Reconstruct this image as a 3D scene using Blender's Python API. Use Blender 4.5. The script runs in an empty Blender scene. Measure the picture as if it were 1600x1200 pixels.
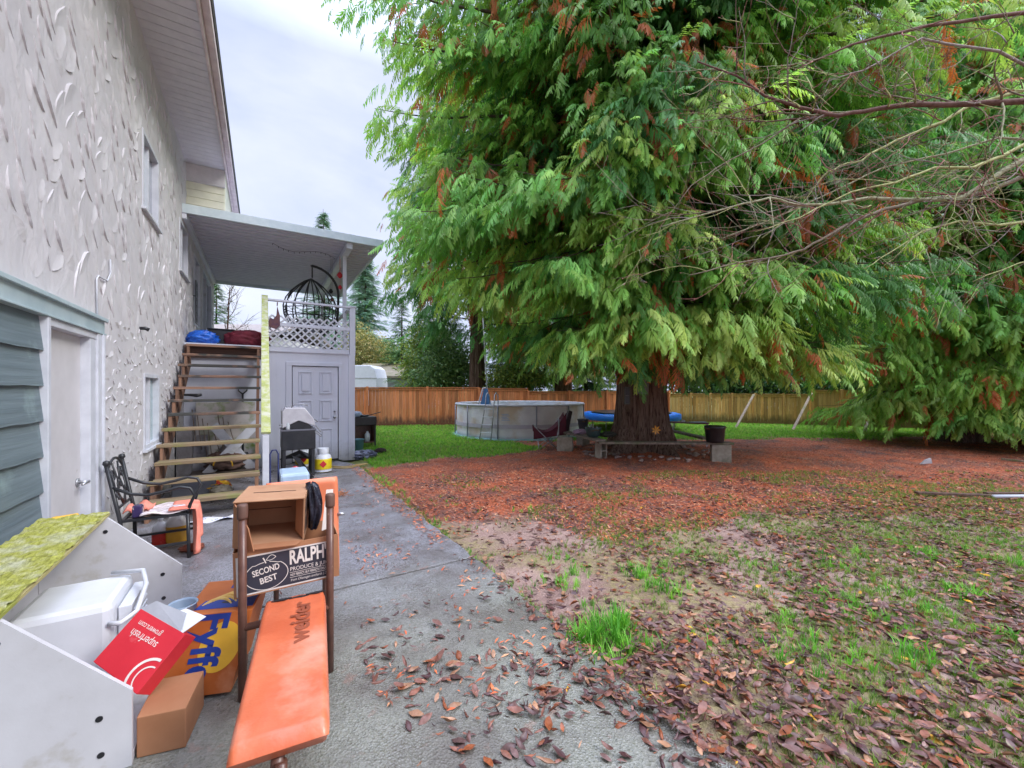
import bpy, math, random
import numpy as np
from mathutils import Vector, Matrix
R = math.radians
random.seed(7); RNG = np.random.default_rng(7)
scene = bpy.context.scene
COL = scene.collection
# ---------------------------------------------------------------- camera model
F = 640.0; HZ = 608.0; EYE = 1.6
AL = math.atan(390 / F); CA, SA = math.cos(AL), math.sin(AL)
FW = Vector((SA, CA, 0)); RT = Vector((CA, -SA, 0))
def P(px, py, t):
    X = (px - 800) / F * t
    return Vector((t * SA + X * CA, t * CA - X * SA, EYE - (py - HZ) / F * t))
def G(px, py, z=0.0):
    t = (EYE - z) * F / (py - HZ)
    return P(px, py, t)
def lin(r, g, b, k=1.0):
    f = lambda c: ((c / 255 + .055) / 1.055) ** 2.4 if c > 10 else c / 255 / 12.92
    return (f(r) * k, f(g) * k, f(b) * k, 1)
# ---------------------------------------------------------------- tagging
def tag(o, label=None, cat=None, group=None, kind=None):
    if label: o['label'] = label
    if cat: o['category'] = cat
    if group: o['group'] = group
    if kind: o['kind'] = kind
    return o
def thing(name, label, cat, loc=(0, 0, 0), rz=0.0, group=None):
    o = bpy.data.objects.new(name, None); COL.objects.link(o)
    o.location = loc; o.rotation_euler = (0, 0, rz); o.empty_display_size = .1
    return tag(o, label, cat, group)
def root_of(o):
    while o.parent: o = o.parent
    return o
def inv_of(o):
    r = root_of(o)
    return (Matrix.Translation(r.location) @ r.rotation_euler.to_matrix().to_4x4()).inverted()
def copy_tree(o, parent=None):
    c = o.copy(); COL.objects.link(c); c.parent = parent
    for ch in [x for x in bpy.data.objects if x.parent == o]: copy_tree(ch, c)
    return c
# ---------------------------------------------------------------- mesh builder (author in world coords)
class MB:
    def __init__(s): s.v = []; s.f = []; s.m = []; s.mi = 0
    def add(s, vs, fs):
        n = len(s.v); s.v += [tuple(v) for v in vs]
        s.f += [tuple(i + n for i in f) for f in fs]; s.m += [s.mi] * len(fs); return s
    def box(s, x0, x1, y0, y1, z0, z1, M=None):
        vs = [Vector((x, y, z)) for z in (z0, z1) for y in (y0, y1) for x in (x0, x1)]
        if M is not None: vs = [M @ v for v in vs]
        return s.add(vs, [(0, 2, 3, 1), (4, 5, 7, 6), (0, 1, 5, 4), (2, 6, 7, 3), (0, 4, 6, 2), (1, 3, 7, 5)])
    def bar(s, a, b, w, h, up=(0, 0, 1)):
        a = Vector(a); b = Vector(b); d = (b - a); L = d.length; d.normalize()
        u = Vector(up); sd = d.cross(u)
        if sd.length < 1e-4: sd = d.cross(Vector((0, 1, 0)))
        sd.normalize(); u = sd.cross(d)
        vs = [p + sd * (i * w / 2) + u * (j * h / 2) for p in (a, b) for j in (-1, 1) for i in (-1, 1)]
        return s.add(vs, [(0, 1, 3, 2), (4, 6, 7, 5), (0, 4, 5, 1), (2, 3, 7, 6), (0, 2, 6, 4), (1, 5, 7, 3)])
    def tube(s, pts, r, n=8, cap=True):
        pts = [Vector(p) for p in pts]; k = len(pts)
        rs = r if isinstance(r, (list, tuple)) else [r] * k
        ref = None; rings = []
        for i, p in enumerate(pts):
            d = (pts[min(i + 1, k - 1)] - pts[max(i - 1, 0)])
            if d.length < 1e-9: d = Vector((0, 0, 1))
            d.normalize()
            if ref is None:
                ref = d.cross(Vector((0, 0, 1)))
                if ref.length < .05: ref = d.cross(Vector((1, 0, 0)))
            ref = (ref - d * ref.dot(d)); ref.normalize()
            bi = d.cross(ref)
            rings.append([p + (ref * math.cos(2 * math.pi * j / n) + bi * math.sin(2 * math.pi * j / n)) * rs[i] for j in range(n)])
        vs = [v for rg in rings for v in rg]
        fs = [(i * n + j, i * n + (j + 1) % n, (i + 1) * n + (j + 1) % n, (i + 1) * n + j) for i in range(k - 1) for j in range(n)]
        if cap: fs += [tuple(range(n))[::-1], tuple((k - 1) * n + j for j in range(n))]
        return s.add(vs, fs)
    def lathe(s, c, prof, n=20, cap=False, sq=1.0):
        c = Vector(c)
        vs = [c + Vector((r * math.cos(2 * math.pi * j / n), sq * r * math.sin(2 * math.pi * j / n), z)) for r, z in prof for j in range(n)]
        k = len(prof)
        fs = [(i * n + j, i * n + (j + 1) % n, (i + 1) * n + (j + 1) % n, (i + 1) * n + j) for i in range(k - 1) for j in range(n)]
        if cap: fs += [tuple(range(n))[::-1], tuple((k - 1) * n + j for j in range(n))]
        return s.add(vs, fs)
    def prism(s, poly, d):
        """poly: list of 3D points; extruded by vector d"""
        d = Vector(d); a = [Vector(p) for p in poly]; n = len(a)
        vs = a + [p + d for p in a]
        return s.add(vs, [tuple(range(n))[::-1], tuple(range(n, 2 * n))] + [(i, (i + 1) % n, n + (i + 1) % n, n + i) for i in range(n)])
    def grid(s, fn, nu, nv):
        vs = [fn(i / nu, j / nv) for j in range(nv + 1) for i in range(nu + 1)]
        w = nu + 1
        return s.add(vs, [(j * w + i, j * w + i + 1, (j + 1) * w + i + 1, (j + 1) * w + i) for j in range(nv) for i in range(nu)])
    def blob(s, c, r, n=12, k=8, amp=.15, seed=1, flat=None):
        rd = random.Random(seed); c = Vector(c); ph = [rd.uniform(0, 6.28) for _ in range(8)]
        def fn(u, v):
            a = u * 2 * math.pi; b = (v - .5) * math.pi
            q = 1 + amp * (math.sin(3 * a + ph[0]) * math.cos(b) + .7 * math.sin(5 * a + ph[1] + 3 * b) * math.cos(b) + .6 * math.cos(4 * b + ph[2] + 2 * math.sin(a)) * math.cos(b))
            z = math.sin(b) * r[2] * q
            if flat is not None and z < -flat: z = -flat
            return c + Vector((math.cos(a) * math.cos(b) * r[0] * q, math.sin(a) * math.cos(b) * r[1] * q, z))
        return s.grid(fn, n, k)
    def build(s, name, mat, parent=None, smooth=False, bevel=0, sub=0, solid=0, **tg):
        me = bpy.data.meshes.new(name)
        vs = s.v
        if parent is not None:
            M = inv_of(parent); vs = [tuple(M @ Vector(v)) for v in vs]
        me.from_pydata(vs, [], s.f)
        for m in (mat if isinstance(mat, (list, tuple)) else [mat]): me.materials.append(m)
        me.polygons.foreach_set('material_index', s.m)
        if smooth: me.polygons.foreach_set('use_smooth', [True] * len(s.f))
        me.update()
        o = bpy.data.objects.new(name, me); COL.objects.link(o); o.parent = parent
        if solid:
            md = o.modifiers.new('s', 'SOLIDIFY'); md.thickness = solid; md.offset = 0
        if bevel:
            md = o.modifiers.new('b', 'BEVEL'); md.width = bevel; md.segments = 2; md.limit_method = 'ANGLE'; md.angle_limit = R(40)
        if sub:
            md = o.modifiers.new('u', 'SUBSURF'); md.levels = sub; md.render_levels = sub
        return tag(o, **tg)
# ---------------------------------------------------------------- numpy stamping (foliage, leaves, grass)
def raw_mesh(name, V, T, mat, col=None, parent=None, smooth=False):
    me = bpy.data.meshes.new(name); V = np.asarray(V, np.float32); T = np.asarray(T, np.int32)
    if parent is not None:
        M = np.array(inv_of(parent), np.float32); V = V @ M[:3, :3].T + M[:3, 3]
    me.vertices.add(len(V)); me.vertices.foreach_set('co', V.ravel())
    k = T.shape[1]
    me.loops.add(T.size); me.loops.foreach_set('vertex_index', T.ravel())
    me.polygons.add(len(T)); me.polygons.foreach_set('loop_start', np.arange(0, T.size, k, dtype=np.int32))
    if smooth: me.polygons.foreach_set('use_smooth', np.ones(len(T), bool))
    me.materials.append(mat); me.update(calc_edges=True)
    if col is not None:
        at = me.attributes.new('tint', 'FLOAT_COLOR', 'POINT')
        c = np.ones((len(V), 4), np.float32); c[:, :3] = col; at.data.foreach_set('color', c.ravel())
    o = bpy.data.objects.new(name, me); COL.objects.link(o); o.parent = parent
    return o
def stamp(pv, pf, B, pos, tint):
    """B (N,3,3): columns are the images of local x,y,z"""
    pv = np.asarray(pv, np.float32); N = len(pos)
    V = np.einsum('nij,kj->nki', B, pv) + pos[:, None, :]
    T = np.asarray(pf)[None] + (np.arange(N) * len(pv))[:, None, None]
    C = np.repeat(tint[:, None, :], len(pv), 1)
    return V.reshape(-1, 3), T.reshape(-1, len(pf[0])), C.reshape(-1, 3)
def nrm(a): return a / np.maximum(np.linalg.norm(a, axis=-1, keepdims=True), 1e-9)
def frames(y, x, sc):
    """basis with local y along y, x close to x, scaled by sc (N,) """
    y = nrm(y); x = x - (x * y).sum(-1, keepdims=True) * y; x = nrm(x); z = np.cross(x, y)
    return np.stack([x, y, z], -1) * sc[:, None, None]
from mathutils import noise as _ns
def crumple(c, r, amp=.2, seed=1, flat=.8, n=44, k=30, fq=2.2):
    c = Vector(c); o = Vector((seed * 7.3, seed * 1.7, 0)); mb = MB()
    def fn(u, v):
        a = u * 2 * math.pi; b = (v - .5) * math.pi; d = Vector((math.cos(a) * math.cos(b), math.sin(a) * math.cos(b), math.sin(b)))
        h = 1 - abs(_ns.noise(d * fq + o)) * 1.6; g = 1 - abs(_ns.noise(d * fq * 2.3 + o)) * 1.4; q = 1 + amp * (h * 1.1 + g * .55 - .9)
        return c + Vector((d.x * r[0] * q, d.y * r[1] * q, max(-r[2] * flat, d.z * r[2] * q)))
    return mb.grid(fn, n, k)
# ---------------------------------------------------------------- text (done first, while the scene is empty)
TXT = {}
def text_geo(s, off=0.0, spacing=1.0, shear=0.0):
    key = (s, off, spacing, shear)
    if key in TXT: return TXT[key]
    cu = bpy.data.curves.new('t', 'FONT'); cu.body = s; cu.size = 1; cu.offset = off; cu.align_x = 'CENTER'; cu.align_y = 'CENTER'
    cu.space_character = spacing; cu.shear = shear; cu.resolution_u = 4
    ob = bpy.data.objects.new('t', cu); COL.objects.link(ob)
    me = ob.evaluated_get(bpy.context.evaluated_depsgraph_get()).to_mesh()
    v = [tuple(x.co) for x in me.vertices]; f = [tuple(p.vertices) for p in me.polygons]
    bpy.data.objects.remove(ob); bpy.data.curves.remove(cu)
    TXT[key] = (v, f); return TXT[key]
def put_text(mb, s, o, ex, ey, size, off=0.0, width=None, proud=.0015, **k):
    v, f = text_geo(s, off, **k)
    o = Vector(o); ex = Vector(ex).normalized(); ey = Vector(ey).normalized(); n = ex.cross(ey)
    w = max(a[0] for a in v) - min(a[0] for a in v); sx = size if width is None else width / w
    mb.add([o + ex * (a[0] * sx) + ey * (a[1] * size) + n * proud for a in v], f)
for s, off, k in [("Fyffes", .03, {}), ("RALPH'S", .03, {}), ("PRODUCE & JUICE", 0, {}), ("NOT PERFECT, BUT PERFECTLY DELICIOUS", .012, {}), ("from Okanagan orchards | 20 LB", 0, {'shear': .3}),
               ("SECOND", .02, {}), ("BEST", .02, {}), ("weider", .03, {}), ("superfresh", .0, {}), ("growers.com", .0, {})]:
    text_geo(s, off, k.get('spacing', 1.0), k.get('shear', 0.0))
# ---------------------------------------------------------------- materials
class NT:
    def __init__(s, m): s.t = m.node_tree; s.n = s.t.nodes; s.l = s.t.links
    def new(s, typ, **kw):
        n = s.n.new(typ)
        for k, v in kw.items(): setattr(n, k, v)
        return n
    def set(s, sock, v):
        if hasattr(v, 'links') or isinstance(v, bpy.types.NodeSocket): s.l.new(v, sock)
        else: sock.default_value = v
    def noise(s, vec, scale, detail=4, rough=.6, dist=0):
        n = s.new('ShaderNodeTexNoise'); n.inputs['Scale'].default_value = scale; n.inputs['Detail'].default_value = detail
        n.inputs['Roughness'].default_value = rough; n.inputs['Distortion'].default_value = dist
        if vec is not None: s.l.new(vec, n.inputs['Vector'])
        return n.outputs['Fac']
    def ramp(s, v, a, b):
        n = s.new('ShaderNodeMapRange'); n.clamp = True; s.set(n.inputs['Value'], v)
        n.inputs['From Min'].default_value = a; n.inputs['From Max'].default_value = b; return n.outputs['Result']
    def mix(s, f, a, b, mode='MIX'):
        n = s.new('ShaderNodeMix', data_type='RGBA', blend_type=mode); s.set(n.inputs[0], f); s.set(n.inputs[6], a); s.set(n.inputs[7], b); return n.outputs[2]
    def math(s, op, a, b=0.0):
        n = s.new('ShaderNodeMath', operation=op); s.set(n.inputs[0], a); s.set(n.inputs[1], b); return n.outputs[0]
    def coord(s, scale=(1, 1, 1), rot=(0, 0, 0), kind='Object'):
        tc = s.new('ShaderNodeTexCoord'); mp = s.new('ShaderNodeMapping'); mp.inputs['Scale'].default_value = scale; mp.inputs['Rotation'].default_value = rot
        s.l.new(tc.outputs[kind], mp.inputs['Vector']); return mp.outputs['Vector']
    def bump(s, h, strength, dist=.01, nrmal=None):
        n = s.new('ShaderNodeBump'); n.inputs['Strength'].default_value = strength; n.inputs['Distance'].default_value = dist; s.set(n.inputs['Height'], h)
        if nrmal is not None: s.l.new(nrmal, n.inputs['Normal'])
        return n.outputs['Normal']
def newmat(name):
    m = bpy.data.materials.new(name); m.use_nodes = True; t = NT(m)
    b = t.n['Principled BSDF']; return m, t, b
def pm(name, c1, c2=None, scale=6, thr=(.35, .65), c3=None, s3=1.5, t3=(.55, .7), rough=.6, rvar=.1, bump=.2, bs=40, bd=.004, metal=0, st=(1, 1, 1), spec=.5, coat=0, rot=(0, 0, 0)):
    m, t, b = newmat(name); v = t.coord(st, rot)
    col = c1
    if c2 is not None: col = t.mix(t.ramp(t.noise(v, scale), *thr), c1, c2)
    else: col = t.mix(t.ramp(t.noise(v, 9), .3, .7), c1, tuple(x * .86 for x in c1[:3]) + (1,))
    if c3 is not None: col = t.mix(t.ramp(t.noise(t.coord((1, 1, 1)), s3, 5), *t3), col, c3)
    t.set(b.inputs['Base Color'], col)
    if rvar: t.set(b.inputs['Roughness'], t.math('ADD', t.math('MULTIPLY', t.ramp(t.noise(v, scale * 1.7), .3, .7), rvar), rough - rvar / 2))
    else: b.inputs['Roughness'].default_value = rough
    b.inputs['Metallic'].default_value = metal; b.inputs['Specular IOR Level'].default_value = spec
    if coat: b.inputs['Coat Weight'].default_value = coat; b.inputs['Coat Roughness'].default_value = .2
    if bump: t.set(b.inputs['Normal'], t.bump(t.noise(v, bs, 5, .65), bump, bd))
    return m
def dirt(m, col, z0=.0, z1=.45, k=.7):
    t = NT(m); b = t.n['Principled BSDF']; s = b.inputs['Base Color'].links[0].from_socket
    g = t.new('ShaderNodeNewGeometry'); z = t.new('ShaderNodeSeparateXYZ'); t.l.new(g.outputs['Position'], z.inputs[0])
    h = t.math('ADD', z.outputs[2], t.math('MULTIPLY', t.noise(g.outputs['Position'], 5, 6, .7), -.5))
    t.set(b.inputs['Base Color'], t.mix(t.math('MULTIPLY', t.ramp(h, z1 - .25, z0 - .25), k), s, col)); return m
def tintmat(name, rough=.55, transl=.3, tcol=1.5, spec=.4, nz=0, bump=0):
    m, t, b = newmat(name); a = t.new('ShaderNodeAttribute', attribute_name='tint'); c = a.outputs['Color']
    if nz: c = t.mix(t.ramp(t.noise(t.coord(), nz, 3), .35, .65), c, t.mix(1.0, c, (.6, .55, .5, 1), 'MULTIPLY'))
    t.set(b.inputs['Base Color'], c); b.inputs['Roughness'].default_value = rough; b.inputs['Specular IOR Level'].default_value = spec
    if bump: t.set(b.inputs['Normal'], t.bump(t.noise(t.coord(), bump, 3), .5, .004))
    if transl:
        tr = t.new('ShaderNodeBsdfTranslucent'); t.set(tr.inputs['Color'], t.mix(1.0, c, (tcol, tcol, tcol * .6, 1), 'MULTIPLY'))
        mx = t.new('ShaderNodeMixShader'); mx.inputs[0].default_value = transl
        t.l.new(b.outputs[0], mx.inputs[1]); t.l.new(tr.outputs[0], mx.inputs[2]); t.l.new(mx.outputs[0], t.n['Material Output'].inputs['Surface'])
    return m
def wood(name, c1, c2, axis=0, moss=None, mt=(.5, .62), rough=.75, ms=2.5):
    st = [14, 14, 14]; st[axis] = .7
    return pm(name, c1, c2, scale=1.6, thr=(.35, .62), c3=moss, s3=ms, t3=mt, rough=rough, bump=.5, bs=3, bd=.006, st=tuple(st))
def glass(name, c, rough=.05):
    m, t, b = newmat(name); b.inputs['Base Color'].default_value = c; b.inputs['Roughness'].default_value = rough; b.inputs['Specular IOR Level'].default_value = .9
    b.inputs['Coat Weight'].default_value = .6; b.inputs['Coat Roughness'].default_value = .03; return m
M_ = {}
M_['paint'] = pm('white_paint', lin(205, 207, 214), lin(190, 192, 200), c3=lin(160, 160, 150), s3=3, t3=(.62, .8), rough=.55, bump=.15)
M_['bluewhite'] = pm('shed_paint', lin(208, 210, 220), lin(198, 201, 213), scale=2, c3=lin(150, 155, 165), s3=2.2, t3=(.66, .85), rough=.5, bump=.15, st=(1, 1, .3))
M_['door'] = pm('door_paint', lin(208, 204, 206), lin(196, 192, 194), scale=3, c3=lin(170, 160, 150), s3=5, t3=(.7, .8), rough=.45, bump=.08)
M_['blackmetal'] = pm('black_metal', (.015, .016, .02, 1), (.03, .03, .033, 1), rough=.4, bump=.1)
M_['black'] = pm('black_plastic', (.012, .012, .015, 1), (.022, .022, .026, 1), rough=.35, bump=.1)
M_['steel'] = pm('galvanised_steel', (.5, .5, .52, 1), (.35, .35, .37, 1), rough=.35, metal=.8, bump=.05)
M_['whiteplastic'] = pm('white_plastic', lin(222, 224, 230), lin(214, 216, 222), c3=lin(170, 172, 176), s3=7, t3=(.7, .85), rough=.35, bump=.03)
M_['kraft'] = pm('kraft_cardboard', lin(176, 124, 88), lin(160, 108, 74), scale=3, rough=.8, bump=.15, bs=20, bd=.003)
M_['kraftin'] = pm('cardboard_inside', lin(186, 142, 108), lin(168, 122, 90), scale=3, rough=.85, bump=.1)
M_['orange'] = pm('orange_vinyl', lin(214, 112, 72), lin(196, 92, 54), scale=4, c3=lin(222, 160, 134), s3=2.6, t3=(.5, .72), rough=.4, bump=.6, bs=5, bd=.012, coat=.25)
M_['brownsteel'] = pm('brown_painted_steel', lin(112, 76, 62), lin(92, 60, 50), scale=14, c3=lin(150, 120, 104), s3=22, t3=(.68, .72), rough=.35, bump=.1)
M_['block'] = pm('concrete_block', lin(168, 160, 146), lin(140, 132, 118), scale=7, c3=lin(110, 110, 88), s3=3, t3=(.55, .75), rough=.9, bump=.6, bs=60, bd=.005)
M_['lime'] = pm('algae_paint', lin(172, 178, 104), lin(146, 154, 84), scale=7, thr=(.3, .6), c3=lin(186, 186, 164), s3=11, t3=(.42, .62), rough=.8, bump=.4, bs=25)
dirt(M_['bluewhite'], lin(112, 104, 92)); dirt(M_['paint'], lin(120, 110, 96), 0, .35)
M_['ink_dark'] = pm('dark_ink', lin(52, 52, 64), lin(46, 46, 58), rough=.6, bump=.05)
M_['ink_white'] = pm('white_ink', lin(232, 222, 214), rough=.6, bump=.05)
M_['ink_blue'] = pm('blue_ink', lin(34, 66, 156), rough=.5, bump=.05)
M_['ink_yellow'] = pm('yellow_ink', lin(242, 190, 60), rough=.5, bump=.05)
M_['ink_red'] = pm('red_card', lin(214, 50, 62), lin(196, 38, 52), scale=3, c3=lin(222, 110, 112), s3=9, t3=(.66, .74), rough=.5, bump=.35, bs=7, bd=.006)
M_['ink_orange'] = pm('orange_card', lin(196, 108, 48), lin(178, 92, 38), scale=3, c3=lin(206, 140, 100), s3=4, t3=(.55, .75), rough=.55, bump=.25, bs=9, bd=.004)
def PY(px, py, y):
    q = (px - 800) / F; return P(px, py, y / (CA - q * SA))
def PX(px, py, x):
    q = (px - 800) / F; return P(px, py, x / (SA + q * CA))
# ---------------------------------------------------------------- world, sun, camera
w = bpy.data.worlds.new("World"); scene.world = w; w.use_nodes = True
t = NT(w); bg = t.n['Background']; SKY_S = .1
sky = t.new('ShaderNodeTexSky', sky_type='NISHITA'); sky.sun_disc = False
SUN = Vector((.55, -.62, .66)).normalized()
sky.sun_elevation = math.asin(SUN.z); sky.sun_rotation = math.atan2(SUN.x, SUN.y)
tc = t.new('ShaderNodeTexCoord'); mp = t.new('ShaderNodeMapping'); mp.inputs['Scale'].default_value = (1, 1, 1.9); t.l.new(tc.outputs['Generated'], mp.inputs['Vector'])
n1 = t.noise(mp.outputs[0], 1.9, 6, .52, .5); n2 = t.noise(mp.outputs[0], 5.5, 5, .55, .3)
f = t.ramp(t.math('ADD', t.math('MULTIPLY', n1, .78), t.math('MULTIPLY', n2, .22)), .38, .64)
K = 1 / SKY_S
cl = t.mix(f, (.50 * K, .57 * K, .82 * K, 1), (.74 * K, .78 * K, .93 * K, 1))
sz = t.new('ShaderNodeSeparateXYZ'); t.l.new(tc.outputs['Generated'], sz.inputs[0])
zf = t.math('ADD', t.math('MULTIPLY', t.ramp(sz.outputs[2], .60, 1.0), 4.2), .76)  # sky brightened towards the zenith to add ambient light
vm = t.new('ShaderNodeVectorMath', operation='SCALE'); t.l.new(cl, vm.inputs[0]); t.l.new(zf, vm.inputs['Scale'])
t.set(bg.inputs['Color'], t.mix(.92, sky.outputs[0], vm.outputs[0])); bg.inputs['Strength'].default_value = SKY_S
sl = bpy.data.lights.new('sun', 'SUN'); sl.energy = 1.5; sl.angle = R(20); sl.color = (1, .985, .96)
so = bpy.data.objects.new('sun', sl); COL.objects.link(so); so.rotation_euler = SUN.to_track_quat('Z', 'Y').to_euler(); so.location = (0, 0, 20)
cam = bpy.data.cameras.new('camera'); co = bpy.data.objects.new('camera', cam); COL.objects.link(co); scene.camera = co
co.location = (0, 0, EYE); co.rotation_euler = (R(90), 0, -AL); cam.sensor_width = 36; cam.lens = 36 * F / 1600; cam.shift_y = 8 / 1600
cam.clip_start = .05; cam.clip_end = 600
scene.view_settings.view_transform = 'Standard'; scene.view_settings.look = 'None'; scene.view_settings.gamma = 1; scene.view_settings.exposure = .82
scene.cycles.max_bounces = 6; scene.cycles.diffuse_bounces = 4; scene.cycles.glossy_bounces = 3; scene.cycles.transmission_bounces = 4
scene.cycles.use_denoising = True
# ---------------------------------------------------------------- ground
def vnoise(x, y, s, seed):
    """cheap smooth value noise on arrays, 0..1"""
    rg = np.random.default_rng(seed); T = rg.random((64, 64)); X = x * s; Y = y * s
    xi = np.floor(X).astype(int); yi = np.floor(Y).astype(int); fx = X - xi; fy = Y - yi; fx = fx * fx * (3 - 2 * fx); fy = fy * fy * (3 - 2 * fy)
    g = lambda a, b: T[(xi + a) % 64, (yi + b) % 64]
    return (g(0, 0) * (1 - fx) + g(1, 0) * fx) * (1 - fy) + (g(0, 1) * (1 - fx) + g(1, 1) * fx) * fy
def fbm(x, y, s, seed): return (vnoise(x, y, s, seed) * .55 + vnoise(x, y, s * 2.1, seed + 1) * .28 + vnoise(x, y, s * 4.3, seed + 2) * .17)
def sst(a, b, v): v = np.clip((v - a) / (b - a), 0, 1); return v * v * (3 - 2 * v)
TB = P(1003, 705, 10.45); TB.z = 0
def zones(x, y):
    """grass, litter, mud-leaf weights; a point is a real ground position"""
    n = (fbm(x, y, .9, 11) - .5) * 1.5; n2 = fbm(x, y, 2.6, 21) - .5
    t_ = x * SA + y * CA; X = (x * CA - y * SA); q = X / np.maximum(t_, .5)
    far = sst(8.5, 9.1, y + n * .9 + .0 * x) * (1 - sst(6.0, 7.0, x + (n + n2) * 1.2))       # lawn left of the tree
    belt = sst(12.6, 14.2, t_ + n * 2.0 + n2)                                              # green strip under the fence
    belt = belt * (1 - .75 * sst(1.0, 1.15, q))
    grass = np.clip(np.maximum(far, belt), 0, 1)
    patch = sst(.52, .62, fbm(x, y, 1.1, 31)) * (1 - sst(5.0, 6.6, t_)) * .5               # mossy thin grass near
    front = sst(4.6, 5.9, t_ + n * 2.2 + (1 - sst(.1, 1.1, q)) * .6)
    litter = front * (1 - grass)
    return grass, litter, patch * (1 - litter) * (1 - grass)
xs = np.concatenate([[-300, -120, -60, -30, -12, -5], np.arange(-2, 28, .1), [30, 34, 40, 60, 120, 300]])
ys = np.concatenate([[-300, -120, -40, -12, -5], np.arange(-2, 24, .1), [26, 30, 40, 60, 120, 300]])
gx, gy = np.meshgrid(xs, ys); gx = gx.ravel(); gy = gy.ravel()
def ground_z(x, y):
    z = (fbm(x, y, 1.3, 5) - .5) * .05 + (fbm(x, y, 5, 6) - .5) * .025 + .0
    onp = sst(1.95, 1.66, x); z = z * (1 - onp) - .05 * onp
    d = np.sqrt((x - TB.x) ** 2 + (y - TB.y) ** 2); return z + .12 * np.exp(-(d / 1.5) ** 2)
gz = ground_z(gx, gy); g_, l_, p_ = zones(gx, gy)
W = len(xs); H = len(ys); idx = np.arange(W * H).reshape(H, W)
T = np.stack([idx[:-1, :-1], idx[:-1, 1:], idx[1:, 1:], idx[1:, :-1]], -1).reshape(-1, 4)
m, t, b = newmat('ground_soil'); a = t.new('ShaderNodeAttribute', attribute_name='tint'); sp = t.new('ShaderNodeSeparateColor'); t.l.new(a.outputs['Color'], sp.inputs[0])
v = t.coord(); vs_ = t.coord((1, 1.6, 1), (0, 0, .4))
mud = t.mix(t.ramp(t.noise(v, 2.2, 6), .35, .65), lin(172, 144, 132), lin(136, 108, 100)); mud = t.mix(t.ramp(t.noise(v, 46, 4), .55, .75), mud, lin(176, 150, 138))
lit = t.mix(t.ramp(t.noise(v, 30, 5, .7), .38, .62), lin(204, 108, 70), lin(140, 76, 54)); lit = t.mix(t.ramp(t.noise(v, 1.1, 5), .42, .62), lit, t.mix(t.ramp(t.noise(v, 44, 4), .4, .6), lin(124, 88, 80), lin(86, 62, 58)))
lit = t.mix(t.ramp(t.noise(v, 75, 3), .62, .7), lit, lin(206, 140, 96))
grs = t.mix(t.ramp(t.noise(v, 14, 5), .35, .65), lin(86, 116, 44), lin(120, 108, 66))
mos = t.mix(t.ramp(t.noise(v, 20, 4), .4, .6), lin(140, 140, 60), lin(120, 104, 76))
c = t.mix(sp.outputs[2], mud, mos)
nz = t.math('MULTIPLY', t.math('SUBTRACT', t.noise(v, 7, 5), .5), 1.2)
c = t.mix(t.ramp(t.math('ADD', sp.outputs[1], nz), .35, .65), c, lit); c = t.mix(t.ramp(t.math('ADD', sp.outputs[0], nz), .35, .65), c, grs)
t.set(b.inputs['Base Color'], c); t.set(b.inputs['Roughness'], t.math('ADD', t.math('MULTIPLY', t.ramp(t.noise(v, 3), .35, .6), .35), .5)); b.inputs['Specular IOR Level'].default_value = .35
bn = t.bump(t.noise(v, 9, 6, .7), .8, .05); t.set(b.inputs['Normal'], t.bump(t.noise(v, 55, 5, .7), .9, .012, bn))
tag(raw_mesh('ground', np.stack([gx, gy, gz], -1), T, m, np.stack([g_, l_, p_], -1), smooth=True), kind='structure')
# ---------------------------------------------------------------- concrete path
m, t, b = newmat('exposed_aggregate_concrete'); v = t.coord()
vo = t.new('ShaderNodeTexVoronoi'); vo.inputs['Scale'].default_value = 95; t.l.new(v, vo.inputs['Vector'])
sc = t.new('ShaderNodeSeparateColor'); t.l.new(vo.outputs['Color'], sc.inputs[0])
c = t.mix(sc.outputs[0], lin(108, 107, 112), lin(144, 143, 150)); c = t.mix(t.ramp(sc.outputs[1], .86, .97), c, lin(100, 98, 98))
gr = t.new('ShaderNodeSeparateXYZ'); t.l.new(v, gr.inputs[0])
near = t.ramp(t.math('ADD', gr.outputs[1], t.math('MULTIPLY', t.noise(v, 1.4, 4), 1.5)), 4.7, 3.2)
c = t.mix(t.math('MULTIPLY', near, .65), c, t.mix(sc.outputs[2], lin(112, 114, 94), lin(142, 142, 124)))
c = t.mix(t.math('MULTIPLY', t.ramp(t.noise(v, 1.9, 6), .42, .62), .65), c, lin(88, 80, 76))
c = t.mix(t.math('MULTIPLY', t.ramp(t.noise(v, 6, 5), .62, .75), .6), c, lin(150, 100, 84))
t.set(b.inputs['Base Color'], c); t.set(b.inputs['Roughness'], t.math('ADD', t.math('MULTIPLY', t.ramp(t.noise(v, 1.6, 5), .42, .60), .5), .16)); b.inputs['Specular IOR Level'].default_value = .6
bn = t.bump(t.noise(v, 2.5, 4), .35, .03); t.set(b.inputs['Normal'], t.bump(vo.outputs['Distance'], .7, .006, bn))
mb = MB(); rd = random.Random(3)
def slab(y0, y1, x0=-1.27, x1=1.70):
    n = max(2, int((y1 - y0) / .12)); pts = [(x0, y0), (x0, y1)]
    pts = [Vector((x0, y0, .012))] + [Vector((x1 + rd.uniform(-.022, .018) - (.35 * max(0, y0 + (y1 - y0) * i / n - 8.9) ** 1.5), y0 + (y1 - y0) * i / n, .012)) for i in range(n + 1)] + [Vector((x0, y1, .012))]
    mb.prism([p - Vector((0, 0, .1)) for p in pts], (0, 0, .1))
for y0, y1 in ((-3, -.2), (-.18, 3.485), (3.515, 6.985), (7.005, 9.79)): slab(y0, y1)
mb.build('concrete_path', m, kind='structure', bevel=.006)
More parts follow.
